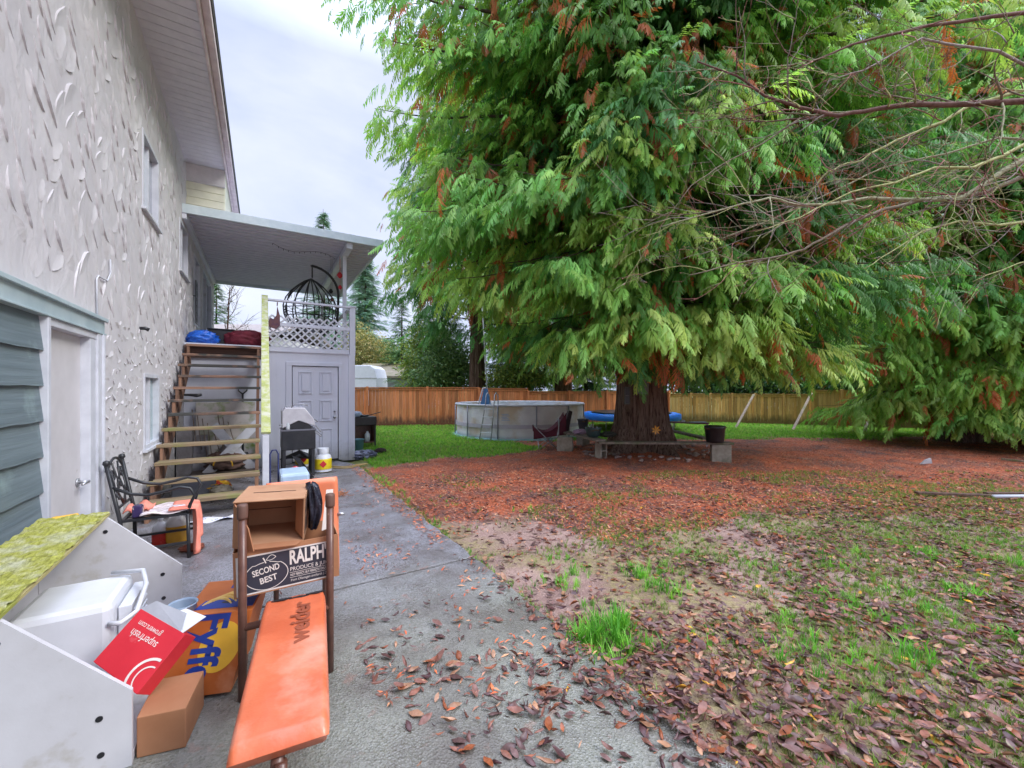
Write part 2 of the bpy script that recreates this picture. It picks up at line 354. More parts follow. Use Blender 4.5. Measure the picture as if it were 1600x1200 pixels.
# ---------------------------------------------------------------- house
WX = -1.27
house = thing('house', 'white stucco house wall with trowelled plaster, teal lap siding and overhanging eaves', 'house', (WX, 6, 0))
m, t, b = newmat('stucco'); v = t.coord()
c = t.mix(t.ramp(t.noise(v, 1.1, 5), .35, .7), lin(206, 203, 205), lin(190, 187, 190)); c = t.mix(t.math('MULTIPLY', t.ramp(t.noise(t.coord((1, 3, .5)), 2.2, 5), .58, .8), .45), c, lin(176, 168, 160))
zz = t.new('ShaderNodeSeparateXYZ'); t.l.new(v, zz.inputs[0])
t.set(b.inputs['Base Color'], c); b.inputs['Roughness'].default_value = .8; b.inputs['Specular IOR Level'].default_value = .25
bn = t.bump(t.noise(t.coord((1, 2.2, 1.0)), 3.2, 4, .55, .8), .45, .03); t.set(b.inputs['Normal'], t.bump(t.noise(v, 60, 5, .7), .25, .006, bn)); M_['stucco'] = dirt(m, lin(112, 106, 92), 0, .6, .75)
def holes_wall(mb, y0, y1, z0, z1, x, holes, depth=.12):
    Y = sorted({y0, y1} | {h[0] for h in holes} | {h[1] for h in holes}); Z = sorted({z0, z1} | {h[2] for h in holes} | {h[3] for h in holes})
    for i in range(len(Y) - 1):
        for j in range(len(Z) - 1):
            cy, cz = (Y[i] + Y[i + 1]) / 2, (Z[j] + Z[j + 1]) / 2
            if any(h[0] < cy < h[1] and h[2] < cz < h[3] for h in holes): continue
            mb.add([(x, Y[i], Z[j]), (x, Y[i + 1], Z[j]), (x, Y[i + 1], Z[j + 1]), (x, Y[i], Z[j + 1])], [(0, 1, 2, 3)])
    for a, b_, c_, d in holes:
        q = x - depth
        mb.add([(x, a, c_), (x, b_, c_), (x, b_, d), (x, a, d), (q, a, c_), (q, b_, c_), (q, b_, d), (q, a, d)], [(0, 4, 5, 1), (1, 5, 6, 2), (2, 6, 7, 3), (3, 7, 4, 0)])
HW = {'up': (6.7, 7.61, 3.86, 4.84), 'low': (6.77, 7.65, .84, 1.80), 'deck': (9.35, 10.3, 3.75, 4.68), 'blind': (11.15, 12.1, 3.0, 4.55), 'slide': (12.7, 14.7, 2.5, 4.6)}
mb = MB(); holes_wall(mb, -3, 15.5, 0, 6.0, WX, [(-3, 5.07, 0, 2.2)] + list(HW.values()))
mb.add([(WX, 15.5, 0), (WX - 8, 15.5, 0), (WX - 8, 15.5, 6), (WX, 15.5, 6)], [(0, 1, 2, 3)])
mb.add([(WX, -3, 0), (WX - 8, -3, 0), (WX - 8, -3, 6), (WX, -3, 6)], [(3, 2, 1, 0)])
rd = random.Random(12); inside = lambda y, z, e=.08: any(h[0] - e < y < h[1] + e and h[2] - e < z < h[3] + e for h in list(HW.values()) + [(-3, 5.2, 0, 2.36), (-3, -3, 0, 0)])
def trowel(y, z, L, wd, ang, h, flip):
    ca, sa = math.cos(ang), math.sin(ang); k1, k2 = rd.uniform(0, 6), rd.uniform(0, 6); nu, nv = 18, 6; V = []; ben = rd.uniform(-.25, .25)
    for i in range(nu + 1):
        a = -1 + 2 * i / nu; ww = max(0, 1 - abs(a) ** 2.2) ** .75 * (1 + .10 * math.sin(4 * a + k1) + .04 * math.sin(11 * a + k2))
        for j in range(nv + 2):
            bb = -1 + 2 * min(j, nv) / nv; hh = h * ((bb + 1) / 2) ** 1.6 * ww * (1 + .1 * math.sin(4 * a + k2)) if j <= nv else -.002
            if j > nv: bb = 1.06
            if flip: bb = -bb
            ly = bb * ww * wd / 2 + ben * wd * a * a; lz = a * L / 2
            V.append((WX + hh + .0005, y + ly * ca - lz * sa, z + ly * sa + lz * ca))
    wv = nv + 2; mb.add(V, [(i * wv + j, i * wv + j + 1, (i + 1) * wv + j + 1, (i + 1) * wv + j) for i in range(nu) for j in range(nv + 1)])
pts_ = []
for k in range(26000):
    y = 2.2 + 13 * rd.random() ** 1.25; z = rd.uniform(.15, 5.85)
    if inside(y, z, .12): continue
    small = z < 2.3; L = rd.uniform(.18, .38) if not small else rd.uniform(.06, .16)
    if any(abs(y - a) < .07 + .18 * L and abs(z - c) < L * .42 + .04 for a, c in pts_): continue
    pts_.append((y, z)); s_ = 1 if rd.random() < .78 else -1
    trowel(y, z, L, L * rd.uniform(.22, .36), s_ * R(rd.uniform(14, 52)) if not small else s_ * R(rd.uniform(20, 85)), rd.uniform(.007, .017) * (1 if not small else .75), rd.random() < .5)
    if len(pts_) > 2000: break
mb.build('stucco_wall', M_['stucco'], house)
sid = pm('teal_siding', lin(112, 126, 132), lin(98, 112, 118), scale=2.2, rough=.55, bump=.6, bs=2.2, bd=.008, st=(14, .5, 14), c3=lin(140, 160, 160), s3=3, t3=(.6, .8))
mb = MB()
for k in range(9):
    z = -.02 + .235 * k; z1 = min(z + .26, 2.1)
    mb.grid(lambda u, v, z=z, z1=z1: Vector((WX + .034 - .026 * v, -3 + 6.93 * u, z + (z1 - z) * v - (.005 * math.sin(u * 60 + z * 9) ** 2 if v == 0 else 0))), 80, 1)
    mb.box(WX - .05, WX + .033, -3, 3.93, z - .001, z + .014)
mb.build('lap_siding', sid, house)
mb = MB(); mb.box(WX - .05, WX + .05, -3, 5.09, 2.10, 2.205); mb.box(WX - .05, WX + .075, -3, 5.10, 2.205, 2.235); mb.box(WX - .05, WX + .062, -3, 5.095, 2.085, 2.1)
mb.build('band_trim', pm('trim_teal', lin(176, 192, 196), lin(160, 178, 184), scale=4, rough=.5, bump=.1), house, bevel=.003)
mb = MB(); mb.box(WX - .05, WX + .055, 3.93, 3.975, 0, 2.085); mb.box(WX - .12, WX + .04, 4.77, 4.90, 0, 2.03); mb.box(WX - .05, WX + .055, 4.90, 5.08, 0, 2.085); mb.box(WX - .12, WX + .045, 3.975, 4.90, 2.03, 2.085)
mb.box(WX - .05, WX + .07, 5.0, 5.035, 0, 2.084)
mb.build('door_frame', M_['paint'], house, bevel=.004)
mb = MB(); mb.box(WX - .13, WX - .02, 3.975, 4.768, .04, 2.03); dr = mb.build('door', M_['door'], house, bevel=.003)
mb = MB(); h0 = Vector((WX - .02, 4.69, .84)); mb.tube([h0, h0 + Vector((.012, 0, 0))], .034, 16); mb.tube([h0, h0 + Vector((.07, 0, 0))], .013, 10); mb.tube([h0 + Vector((.065, .01, 0)), h0 + Vector((.07, -.05, .002)), h0 + Vector((.062, -.11, -.004))], [.014, .012, .009], 10)
mb.build('handle', M_['steel'], dr, smooth=True)
gl_teal_refl = glass('window_glass_teal_refl', lin(110, 150, 156)); gl_sky = glass('window_glass', lin(112, 122, 142)); gl_dark = glass('window_glass_dark', lin(60, 72, 84))  # reflections are painted into the teal and blue-grey pane colours
def window(hy, mullion=None, g1=gl_sky, g2=None, sill=True, frame=M_['paint']):
    a, b_, c_, d = hy; mb = MB(); x0, x1 = WX - .09, WX + .012; e = .05
    mb.box(x0, x1, a, a + e, c_, d); mb.box(x0, x1, b_ - e, b_, c_, d); mb.box(x0, x1 - .001, a + e, b_ - e, c_, c_ + e); mb.box(x0, x1 - .001, a + e, b_ - e, d - e, d)
    mm = (a + b_) / 2 if mullion is None else mullion; mb.box(x0 + .01, x1 - .03, mm - .028, mm + .028, c_ + e, d - e)
    if sill: mb.box(WX - .02, WX + .045, a - .04, b_ + .04, c_ - .035, c_ - .001)
    o = mb.build('window', frame, house, bevel=.003)
    for s_, (q0, q1) in enumerate(((a + e, mm), (mm, b_ - e))):
        k = MB(); k.box(WX - .075 + .012 * s_, WX - .07 + .012 * s_, q0, q1, c_ + e, d - e); k.build('pane', (g1, g2 or g1)[s_], o)
    return o
window(HW['up'], g1=gl_teal_refl, g2=gl_sky); window(HW['low'], g1=gl_dark, g2=gl_teal_refl); window(HW['deck'], g1=gl_dark, g2=gl_sky); o = window(HW['blind'], g1=gl_dark, sill=False)
mb = MB()
for k in range(30): mb.box(WX - .068, WX - .05, 11.2, 12.05, 3.06 + .048 * k, 3.085 + .048 * k)
mb.build('blind', M_['paint'], o)
window(HW['slide'], g1=gl_dark, g2=gl_sky, sill=False)
# eaves
cream = pm('cream_board', lin(232, 230, 206), lin(222, 220, 196), rough=.6, bump=.1)
mb = MB(); y = -3.0
while y < 16: mb.box(WX, -.64, y, y + .142, 6.0, 6.02); y += .15
mb.box(WX, -.64, -3, 16, 6.022, 6.05)
mb.build('soffit', pm('soffit_paint', lin(216, 214, 218), lin(204, 202, 208), rough=.6, bump=.1), house)
mb = MB(); mb.box(-.64, -.605, -3, 16, 5.95, 6.16); mb.box(-.605, -.52, -3, 16, 6.04, 6.15); mb.build('gutter', pm('fascia', lin(220, 206, 206), lin(200, 184, 186), rough=.5), house, bevel=.01)
mb = MB(); mb.add([(-.5, -3, 6.17), (-.5, 16, 6.17), (-5.5, 16, 7.9), (-5.5, -3, 7.9)], [(0, 1, 2, 3)]); mb.add([(-9, -3, 6.4), (-9, 16, 6.4), (-5.5, 16, 7.9), (-5.5, -3, 7.9)], [(3, 2, 1, 0)])
mb.build('roof', pm('shingles', (.07, .07, .075, 1), (.12, .12, .12, 1), scale=12, rough=.9), house, solid=.05)
mb = MB(); mb.box(WX, -.642, 10.06, 10.11, 5.66, 5.998); mb.build('eave_beam', pm('beam_paint', lin(208, 204, 204), rough=.6), house, bevel=.004)
mb = MB(); mb.box(WX, -.645, 10.12, 15.9, 5.03, 5.997)
for k in range(1, 5): mb.box(WX, -.66, 10.105, 10.125, 4.92 + .15 * k, 5.06 + .15 * k)
mb.build('eave_enclosure', cream, house, bevel=.003)
# things on the wall
mb = MB(); c0 = [PX(152, 500, WX + .012), PX(151, 436, WX + .014), PX(154, 431, WX + .016), PX(162, 436, WX + .016), PX(168, 439, WX + .016), PX(173, 425, WX + .016), PX(172, 405, WX + .016)]
mb.tube(c0, .007, 6); tag(mb.build('cable', M_['paint'], smooth=True), 'thin white cable looping down the stucco above the door trim', 'cable')
mb = MB(); a_ = PX(218, 513, WX); mb.tube([a_, a_ + Vector((.05, .01, .005)), a_ + Vector((.085, .02, -.012))], [.02, .022, .024], 10)
tag(mb.build('wall_spout', M_['black'], smooth=True), 'short black pipe spout sticking out of the stucco', 'pipe')
mb = MB(); mb.tube([(WX + .02, 5.16, .3), (WX + .02, 5.15, 1.03)], .02, 8); tag(mb.build('conduit', M_['paint'], smooth=True), 'short pale conduit pipe standing beside the teal sided door frame', 'pipe')
scr = thing('metal_screen', 'ornate black iron screen on the wall beside the patio door', 'screen', (WX, 11.6, 3.0))
mb = MB(); x = WX + .06
for z in (3.02, 3.9): mb.bar((x, 10.95, z), (x, 11.15, z), .02, .03)
for y in (10.95, 11.15): mb.bar((x, y, 3.0), (x, y, 3.92), .02, .02)
mb.build('frame', M_['black'], scr)
mb = MB()
for k in range(6):
    zc = 3.1 + .145 * k; mb.tube([(x, 11.05 + .085 * math.cos(a) * (1 - .06 * a), zc + .08 * math.sin(a) * (1 - .06 * a)) for a in [i * .6 for i in range(16)]], .009, 5)
mb.bar((WX, 11.05, 3.6), (x, 11.05, 3.6), .02, .02)
mb.build('scrollwork', M_['black'], scr)
# ---------------------------------------------------------------- covered deck with shed below
deck = thing('covered_deck', 'blue white shed with lattice railed deck above and flat white patio roof', 'deck', (.9, 9.8, 0))
mb = MB(); DY = 9.8
def yw(x0, x1, z0, z1, y0=DY, y1=DY + .1): mb.box(x0, x1, y0, y1, z0, z1)
yw(WX + .005, .42, 0, 2.38); yw(1.52, 1.72, 0, 2.38); yw(.42, 1.52, 2.18, 2.38); mb.box(1.66, 1.76, DY + .1, 15.3, 0, 2.38)
for x in (-.9, -.5, -.1, .25): mb.box(x, x + .012, DY - .004, DY, .02, 2.37)
mb.build('shed_wall', M_['bluewhite'], deck)
mb = MB(); mb.box(.42, .53, DY - .02, DY + .08, .03, 2.12); mb.box(1.45, 1.52, DY - .02, DY + .08, .03, 2.12); mb.box(.42, 1.52, DY - .022, DY + .08, 2.10, 2.18)
mb.build('door_casing', M_['bluewhite'], deck, bevel=.004)
mb = MB(); mb.box(.53, 1.45, DY + .07, DY + .08, .03, 2.1); mb.build('door_gap_shade', M_['black'], deck); mb = MB(); mb.box(.546, 1.434, DY + .012, DY + .05, .06, 2.084)  # black sheet behind the door stands in for shade in its gap
dd = mb.build('door', M_['bluewhite'], deck)
mb = MB()
for (x0, x1) in ((.66, .92), (1.06, 1.32)):
    for (z0, z1) in ((1.5, 1.98), (.90, 1.36), (.2, .74)):
        e = .022; y0 = DY - .008
        mb.box(x0, x1, y0, y0 + .014, z1 - e, z1); mb.box(x0, x1, y0, y0 + .014, z0, z0 + e); mb.box(x0, x0 + e, y0 + .001, y0 + .014, z0 + e, z1 - e); mb.box(x1 - e, x1, y0 + .001, y0 + .014, z0 + e, z1 - e)
        mb.box(x0 + .06, x1 - .06, y0 - .004, y0 + .014, z0 + .06, z1 - .06)
mb.build('panel_moulding', M_['bluewhite'], dd, bevel=.003)
for z, r in ((1.11, .022), (.98, .032)):
    mb = MB(); mb.tube([(1.37, DY + .01, z), (1.37, DY - .02, z)], r, 12); mb.tube([(1.37, DY - .02, z), (1.37, DY - .055, z)], r * .8, 12); mb.build('handle' if r > .03 else 'deadbolt', M_['steel'], dd, smooth=True)
mb = MB(); mb.box(1.65, 1.79, DY - .03, DY + .12, 0, 2.36); mb.box(1.68, 1.80, DY - .03, DY + .09, 2.36, 3.44); mb.box(1.665, 1.815, DY - .045, DY + .105, 3.44, 3.47)
mb.build('corner_post', M_['bluewhite'], deck, bevel=.005)
mb = MB(); mb.box(WX + .01, 1.66, DY - .03, DY + .02, 2.38, 2.47); mb.box(WX + .01, 1.76, DY + .021, 15.3, 2.38, 2.485)
mb.build('deck_floor', M_['bluewhite'], deck)
mb = MB(); mb.box(WX + .02, -.02, DY - .06, DY - .031, 2.2, 2.44); mb.build('rim_joist', wood('rim_wood', lin(120, 88, 74), lin(84, 62, 54), 0), deck)
# lattice
mb = MB()
def lattice(x0, x1, z0, z1, y, sp=.105, w=.034):
    for s_, yy in ((1, y), (-1, y + .008)):
        c = (x0 if s_ > 0 else x0) - (z1 - z0) - .2
        while c < x1 + (z1 - z0) + .2:
            # line: x = c + s*(z - z0)
            pts = []
            for z in (z0, z1): pts.append((c + s_ * (z - z0), z))
            (xa, za), (xb, zb) = pts
            def clip(xa, za, xb, zb):
                for lim, sg in ((x0, 1), (x1, -1)):
                    da, db = sg * (xa - lim), sg * (xb - lim)
                    if da < 0 and db < 0: return None
                    if da < 0 or db < 0:
                        q = da / (da - db); xi, zi = xa + (xb - xa) * q, za + (zb - za) * q
                        if da < 0: xa, za = xi, zi
                        else: xb, zb = xi, zi
                return xa, za, xb, zb
            r = clip(xa, za, xb, zb)
            if r and abs(r[3] - r[1]) > .02: mb.bar((r[0], yy, r[1]), (r[2], yy, r[3]), .007, w, up=(0, 0, 1))
            c += sp * 1.414
lattice(.08, 1.66, 2.48, 2.91, DY - .02); lattice(.08, 1.66, 2.98, 3.13, DY - .02)
mb.build('lattice_panel', M_['paint'], deck)
mb = MB(); mb.box(.06, 1.68, DY - .03, DY + .01, 2.91, 2.98); mb.box(.0, 1.70, DY - .04, DY + .05, 3.42, 3.46); mb.box(1.66, 1.74, DY + .13, 15.3, 3.40, 3.44); mb.box(.1, 1.62, 15.2, 15.26, 3.4, 3.44)
mb.build('railing', M_['bluewhite'], deck, bevel=.004)
mb = MB(); mb.box(.0, .085, DY - .05, DY + .04, 2.4, 3.52); mb.build('newel_post', M_['lime'], deck, bevel=.004)
for yq in (10.3, 14.6):
    mb = MB(); mb.box(1.62, 1.70, yq, yq + .08, 2.485, 4.74); mb.build('roof_post', M_['bluewhite'], deck, bevel=.004)
mb = MB(); mb.box(1.60, 1.73, 9.7, 15.1, 4.74, 4.875); mb.build('beam', M_['bluewhite'], deck, bevel=.004); mb = MB(); mb.box(WX + .002, WX + .07, 9.62, 15.2, 4.76, 4.879); mb.build('beam', M_['bluewhite'], deck, bevel=.004)
rib = pm('patio_roof_panel', lin(196, 196, 208), lin(186, 186, 200), rough=.5, bump=.05)
mb = MB(); prof = []; y = 9.66
while y < 15.2: prof += [(y, 4.88), (y + .02, 4.935), (y + .12, 4.935), (y + .14, 4.88)]; y += .2
n = len(prof); mb.add([(x, a, b_) for x in (WX + .003, 2.33) for a, b_ in prof], [(i, i + 1, n + i + 1, n + i) for i in range(n - 1)]); mb.add([(WX, 9.64, 4.98), (2.33, 9.64, 4.98), (2.33, 15.24, 4.98), (WX, 15.24, 4.98)], [(0, 1, 2, 3)])
mb.build('roof_panel', rib, deck)
mb = MB(); mb.box(WX + .003, 2.38, 9.6, 9.65, 4.86, 5.03); mb.box(2.33, 2.38, 9.65, 15.25, 4.86, 5.03); mb.box(WX + .003, 2.38, 15.25, 15.3, 4.80, 5.03)
mb.build('roof_fascia', pm('fascia_alu', lin(206, 218, 222), lin(192, 206, 212), rough=.45, bump=.05), deck, bevel=.006)
mb = MB(); rd = random.Random(5)
q = [Vector((.2 + .055 * i, 10.6 + .25 * math.sin(i * .25) + i * .02, 4.868 - .01 * rd.random())) for i in range(26)]; mb.tube(q, .004, 4)
for p in q[::2]: mb.tube([p, p + Vector((rd.uniform(-.01, .01), 0, -.04))], .005, 4)
tag(mb.build('string_lights', M_['black']), 'thin dark string of small lights under the patio roof', 'string lights')
# ---------------------------------------------------------------- staircase
st = thing('staircase', 'weathered open wooden staircase with mossy treads climbing beside the stucco wall', 'staircase', (-.6, 8.2, 0))
w_new = wood('tread_wood', lin(176, 140, 112), lin(146, 112, 90), 0, moss=lin(88, 84, 74), mt=(.5, .6)); w_moss = wood('tread_wood_mossy', lin(156, 134, 104), lin(118, 100, 78), 0, moss=lin(128, 128, 74), mt=(.48, .66), ms=3)
w_dark = wood('tread_wood_dark', lin(158, 122, 100), lin(120, 92, 78), 0, moss=lin(66, 66, 64), mt=(.46, .54), ms=1.6)
for k in range(12):
    z = 2.44 - .2 * k; y = 9.85 - .29 * k; mb = MB()
    mb.box(-1.2 - .02 * (k % 3), -.03 + .01 * (k % 2), y - .3, y - .17, z - .042, z); mb.box(-1.19, -.035, y - .162, y - .03, z - .04, z - .003)
    mb.build('tread', (w_dark if k < 7 else w_moss), st, bevel=.004)
mb = MB()
for x in (-1.17, -.07):
    mb.bar((x, 9.72, 2.16), (x, 6.25, -.23), .045, .2)
    for k in range(12):
        z = 2.44 - .2 * k; y = 9.85 - .29 * k; mb.box(x - .02, x + .02, y - .29, y - .2, max(z - .25, .0), z - .043)
mb.build('stringer', wood('stringer_wood', lin(150, 112, 88), lin(104, 78, 64), 2), st)
hr = MB(); hr.bar((.04, 9.72, 3.50), (.04, 6.3, 1.02), .11, .035); hr.build('handrail', M_['lime'], st, bevel=.004)
for a_ in ((.0, .075, 6.28, 6.36, 0, .99), (.005, .075, 8.0, 8.08, 0, 2.2)): mb = MB(); mb.box(*a_); mb.build('rail_post', M_['paint'], st, bevel=.004)
# ---------------------------------------------------------------- cluttered landing
def bagmesh(c, r, amp=.2, seed=1, flat=.5): return crumple(c, r, max(.3, amp * 1.5), seed, flat)
bluebag = pm('blue_plastic', lin(40, 110, 214), lin(26, 84, 186), scale=8, rough=.3, bump=.8, bs=14, bd=.02); maroon = pm('maroon_cloth', lin(122, 28, 48), lin(94, 18, 36), scale=5, rough=.7, bump=.8, bs=9, bd=.02)
p = PY(316, 529, 9.9); tag(bagmesh((p.x, 10.0, 2.585), (.24, .18, .15), .16, 3, .65).build('plastic_bag', bluebag, smooth=True), 'crumpled bright blue plastic bag at the head of the stairs', 'bag')
mb = MB(); mb.box(-.93, -.5, 10.15, 10.6, 2.486, 2.80); mb.box(-.95, -.48, 10.13, 10.62, 2.80, 2.825)
tag(mb.build('storage_tub', M_['black'], bevel=.02), 'black plastic storage tub on the deck behind the blue bag', 'tub')
tag(bagmesh((-.26, 10.2, 2.62), (.40, .2, .19), .12, 8, .6).build('folded_cover', maroon, smooth=True), 'dark red folded cloth cover piled on the deck by the green post', 'cloth')
# hanging egg chair
egg = thing('egg_chair', 'black wicker egg chair hanging from a curved stand on the deck', 'hanging chair', (1.1, 11.2, 2.485))
C0 = Vector((1.05, 11.2, 0)); hook = Vector((1.05, 11.2, 4.62))
mb = MB(); arc = [hook + Vector((-.02, 0, .0))] + [Vector((1.05 + .62 * math.sin(a), 11.2 + .12 * math.sin(a), 4.0 + .64 * math.cos(a))) for a in [i * .17 for i in range(0, 10)]] + [Vector((1.66, 11.34, 3.6)), Vector((1.62, 11.35, 3.0)), Vector((1.5, 11.33, 2.54))]
mb.tube(arc, .032, 8); mb.tube([Vector((1.05 + .52 * math.cos(a), 11.3 + .5 * math.sin(a), 2.515)) for a in [i * .42 for i in range(16)]], .022, 6); mb.build('stand', M_['blackmetal'], egg, smooth=True)
mb = MB(); mb.tube([hook, Vector((1.05, 11.2, 4.33))], .008, 6)
for i in range(7): mb.tube([(1.05 + .014 * math.cos(a), 11.2, 4.59 - .036 * i + .02 * math.sin(a)) for a in [j * .9 for j in range(8)]], .005, 4)
mb.build('chain', M_['blackmetal'], egg)
mb = MB()
def eggp(a, s): r = .60 * (math.sin(math.pi / 2 * min(1, s / .52)) ** .8) * (1 if s < .52 else math.sqrt(max(0, 1 - ((s - .52) / .50) ** 2))); return Vector((1.02 + r * math.cos(a), 11.2 + r * .9 * math.sin(a), 4.32 - 1.42 * s))
for k in range(14):
    a = 2 * math.pi * k / 14
    mb.tube([eggp(a, s) for s in [.0, .06, .14, .24, .36, .5, .64, .78, .9, .97]], .014, 5)
for s in (.55, .68, .8, .9): mb.tube([eggp(a, s) for a in [2 * math.pi * j / 22 for j in range(23)]], .011, 5)
mb.build('basket', M_['blackmetal'], egg, smooth=True)
mb = MB(); rd = random.Random(4)
for k in range(170):
    a = rd.uniform(.2, 3.6); s = rd.uniform(.3, .9); mb.tube([eggp(a, s), eggp(a + rd.uniform(-.35, .35), s + rd.uniform(-.09, .09))], .005, 4)
mb.build('wicker', M_['black'], egg)
tag(MB().blob((1.05, 11.2, 3.17), (.42, .4, .16), 20, 12, .05, 2).build('seat_cushion', pm('grey_cushion', lin(170, 170, 176), rough=.9), smooth=True), 'pale grey cushion in the hanging egg chair', 'cushion')
# ornaments under the beam
orn = [('red lantern shaped ornament hanging highest beside the patio roof post', 'ink_red', PY(531, 430, 10.6), .07), ('small red ornament hanging below the red lantern by the roof post', 'ink_red', PY(531.5, 449, 10.6), .05),
       ('black bell ornament hanging next to the egg chair stand', 'black', PY(517, 455, 10.9), .055), ('lower black and brown ornament beside the egg chair', 'brownsteel', PY(519, 468, 10.9), .05)]
for lab, mt, p, r in orn:
    mb = MB(); mb.tube([(p.x, p.y, 4.8), (p.x, p.y, p.z + r)], .003, 4); mb.lathe(p, [(.004, r * 1.2), (r * .5, r * .8), (r * 1.0, 0), (r * .9, -r * .3), (r * .35, -r), (.004, -r * 1.1)], 8)
    tag(mb.build('hanging_ornament', M_[mt]), lab, 'ornament', 'ornaments hanging under the patio roof')
# bag hanging on railing
mb = MB(); p = PY(427, 500, 9.72)
mb.prism([p + Vector((x, 0, z)) for x, z in ((-.13, -.12), (.05, -.18), (.12, -.1), (.12, .1), (.07, .3), (.055, .1), (.0, .02), (-.05, .05))], (0, .05, 0)); mb.tube([p + Vector((.07, .02, .3)), p + Vector((.075, .03, .38))], .012, 6)
tag(mb.build('hanging_bag', pm('purple_brown_cloth', lin(92, 66, 84), lin(120, 84, 78), scale=9, rough=.9, bump=.5, bs=12, bd=.01), bevel=.012), 'purplish brown cloth bag hung from the deck railing', 'bag')
# ---------------------------------------------------------------- things under the stairs
planks = [(PY(333, 664, 9.0), PY(400, 738, 8.96), 'white plank leaning under the stairs, falling to the right'), (PY(403, 660, 8.9), PY(322, 742, 8.86), 'white plank leaning under the stairs, rising to the right')]
for a_, b_, lab in planks:
    mb = MB(); mb.bar(a_, b_, .02, .15); tag(mb.build('plank', M_['paint'], bevel=.003), lab, 'plank', 'white planks under the stairs')
sh = thing('shovel', 'black handled shovel leaning on the wall under the stairs', 'shovel', (PY(379, 700, 9.6).x, 9.6, 0)); x0 = PY(379, 640, 9.7).x
mb = MB(); mb.tube([(x0, 9.74, 1.52), (x0 + .01, 9.6, .35)], .018, 8); mb.build('shaft', M_['black'], sh, smooth=True)
mb = MB(); mb.tube([(x0, 9.74, 1.5), (x0 - .07, 9.745, 1.57), (x0 - .07, 9.75, 1.63), (x0 + .07, 9.75, 1.63), (x0 + .07, 9.745, 1.57), (x0, 9.74, 1.5)], .014, 6); mb.build('grip', M_['black'], sh)
mb = MB(); mb.grid(lambda u, v: Vector((x0 + .01 + (u - .5) * .24 * (1 - .25 * v ** 3), 9.6 - .08 * v + .05 * (u - .5) ** 2 * 4, .36 - .34 * v)), 6, 6); mb.build('blade', M_['blackmetal'], sh, solid=.004, smooth=True)
mb = MB(); a_ = PY(288, 617, 8.9); mb.tube([a_ + Vector((-.12, 0, .0)), a_ + Vector((.05, 0, -.0)), a_ + Vector((.17, 0, -.012)), a_ + Vector((.24, 0, .0))], [.012, .02, .03, .02], 8); mb.tube([a_ + Vector((-.12, 0, 0)), a_ + Vector((-.12, 0, -1.52))], .014, 6)
tag(mb.build('walking_frame', M_['black'], smooth=True), 'black metal pole with a padded grip standing behind the stair stringer', 'pole')
p = PY(353, 738, 9.0); tag(bagmesh((p.x, 9.0, .3), (.3, .2, .17), .14, 5, .8).build('sack', pm('brown_sack', lin(112, 88, 78), lin(84, 66, 60), scale=10, rough=.95, bump=.8, bs=20, bd=.01), smooth=True), 'lumpy brown sack on the crate under the stairs', 'sack')
mb = MB(); mb.box(p.x - .5, p.x + .45, 8.8, 9.3, 0.013, .14); tag(mb.build('low_crate', wood('crate_wood', lin(96, 82, 72), lin(66, 56, 50), 0), bevel=.01), 'low dark wooden crate on the ground under the stairs', 'crate')
mb = MB(); q = PY(348, 730, 8.6); mb.tube([q + Vector((.14 * math.cos(a), .02 * a, .18 * math.sin(a))) for a in [i * .25 for i in range(13)]], .012, 6); tag(mb.build('hose_loop', M_['ink_yellow'], smooth=True), 'loop of yellowish hose under the stairs above the lower treads', 'hose')
q = PY(337, 763, 7.6); tag(bagmesh((q.x, 7.6, .14), (.17, .1, .07), .3, 9, .9).build('wrapper', pm('yellow_red_wrapper', lin(232, 180, 40), lin(200, 60, 40), scale=9, thr=(.48, .52), rough=.4, bump=.6, bs=12, bd=.01), smooth=True), 'crumpled yellow and red wrapper below the lowest treads', 'wrapper')
q = PY(346, 777, 7.5); tag(bagmesh((q.x, 7.45, .09), (.13, .1, .08), .12, 10, .9).build('stone', M_['block'], smooth=True), 'grey rounded stone beside the yellow and red wrapper', 'stone')
mb = MB(); q = PY(283, 775, 7.6); mb.box(q.x - .1, q.x + .42, 7.5, 7.8, .013, .3); tag(mb.build('grey_bin', pm('bin_grey', lin(120, 122, 130), rough=.5), bevel=.02), 'grey plastic bin tucked behind the iron chair under the stairs', 'bin')
mb = MB(); q = PY(276, 700, 9.2); mb.box(q.x - .12, q.x + .22, 9.1, 9.4, .015, .9); tag(mb.build('old_cabinet', pm('cab', lin(140, 136, 138), lin(110, 104, 104), scale=5, rough=.7), bevel=.015), 'dirty grey metal cabinet standing in the dark under the stairs', 'cabinet')
mb = MB(); a_ = PY(352, 655, 9.7); mb.box(a_.x - .45, a_.x + .5, 9.62, 9.72, .2, 1.35); tag(mb.build('old_board', pm('mouldy_board', lin(196, 190, 188), lin(170, 162, 156), scale=3, c3=lin(112, 132, 60), s3=2.4, t3=(.5, .62), rough=.8), bevel=.01), 'stained board with green mould leaning against the wall under the stairs', 'board')
mb = MB()
for k in range(8): mb.tube([PY(300 + 8 * k, 640 + (k * 37) % 30, 9.5), PY(306 + 9 * k, 690 + (k * 53) % 40, 9.3)], .008, 5)
tag(mb.build('stick_bundle', wood('sticks', lin(130, 112, 100), lin(90, 76, 66), 2)), 'loose thin sticks heaped against the board under the stairs', 'sticks')
mb = MB()
for a_, b_ in (((-.95, 9.2, .1), (-1.0, 9.5, .75)), ((-.82, 9.3, .12), (-.55, 9.4, .62))): mb.bar(a_, b_, .26, .03)
tag(mb.build('folding_chair', pm('chair_grey', lin(150, 146, 150), lin(92, 88, 90), scale=5, rough=.6), bevel=.01), 'folded grey chair wedged under the stairs behind the planks', 'chair')
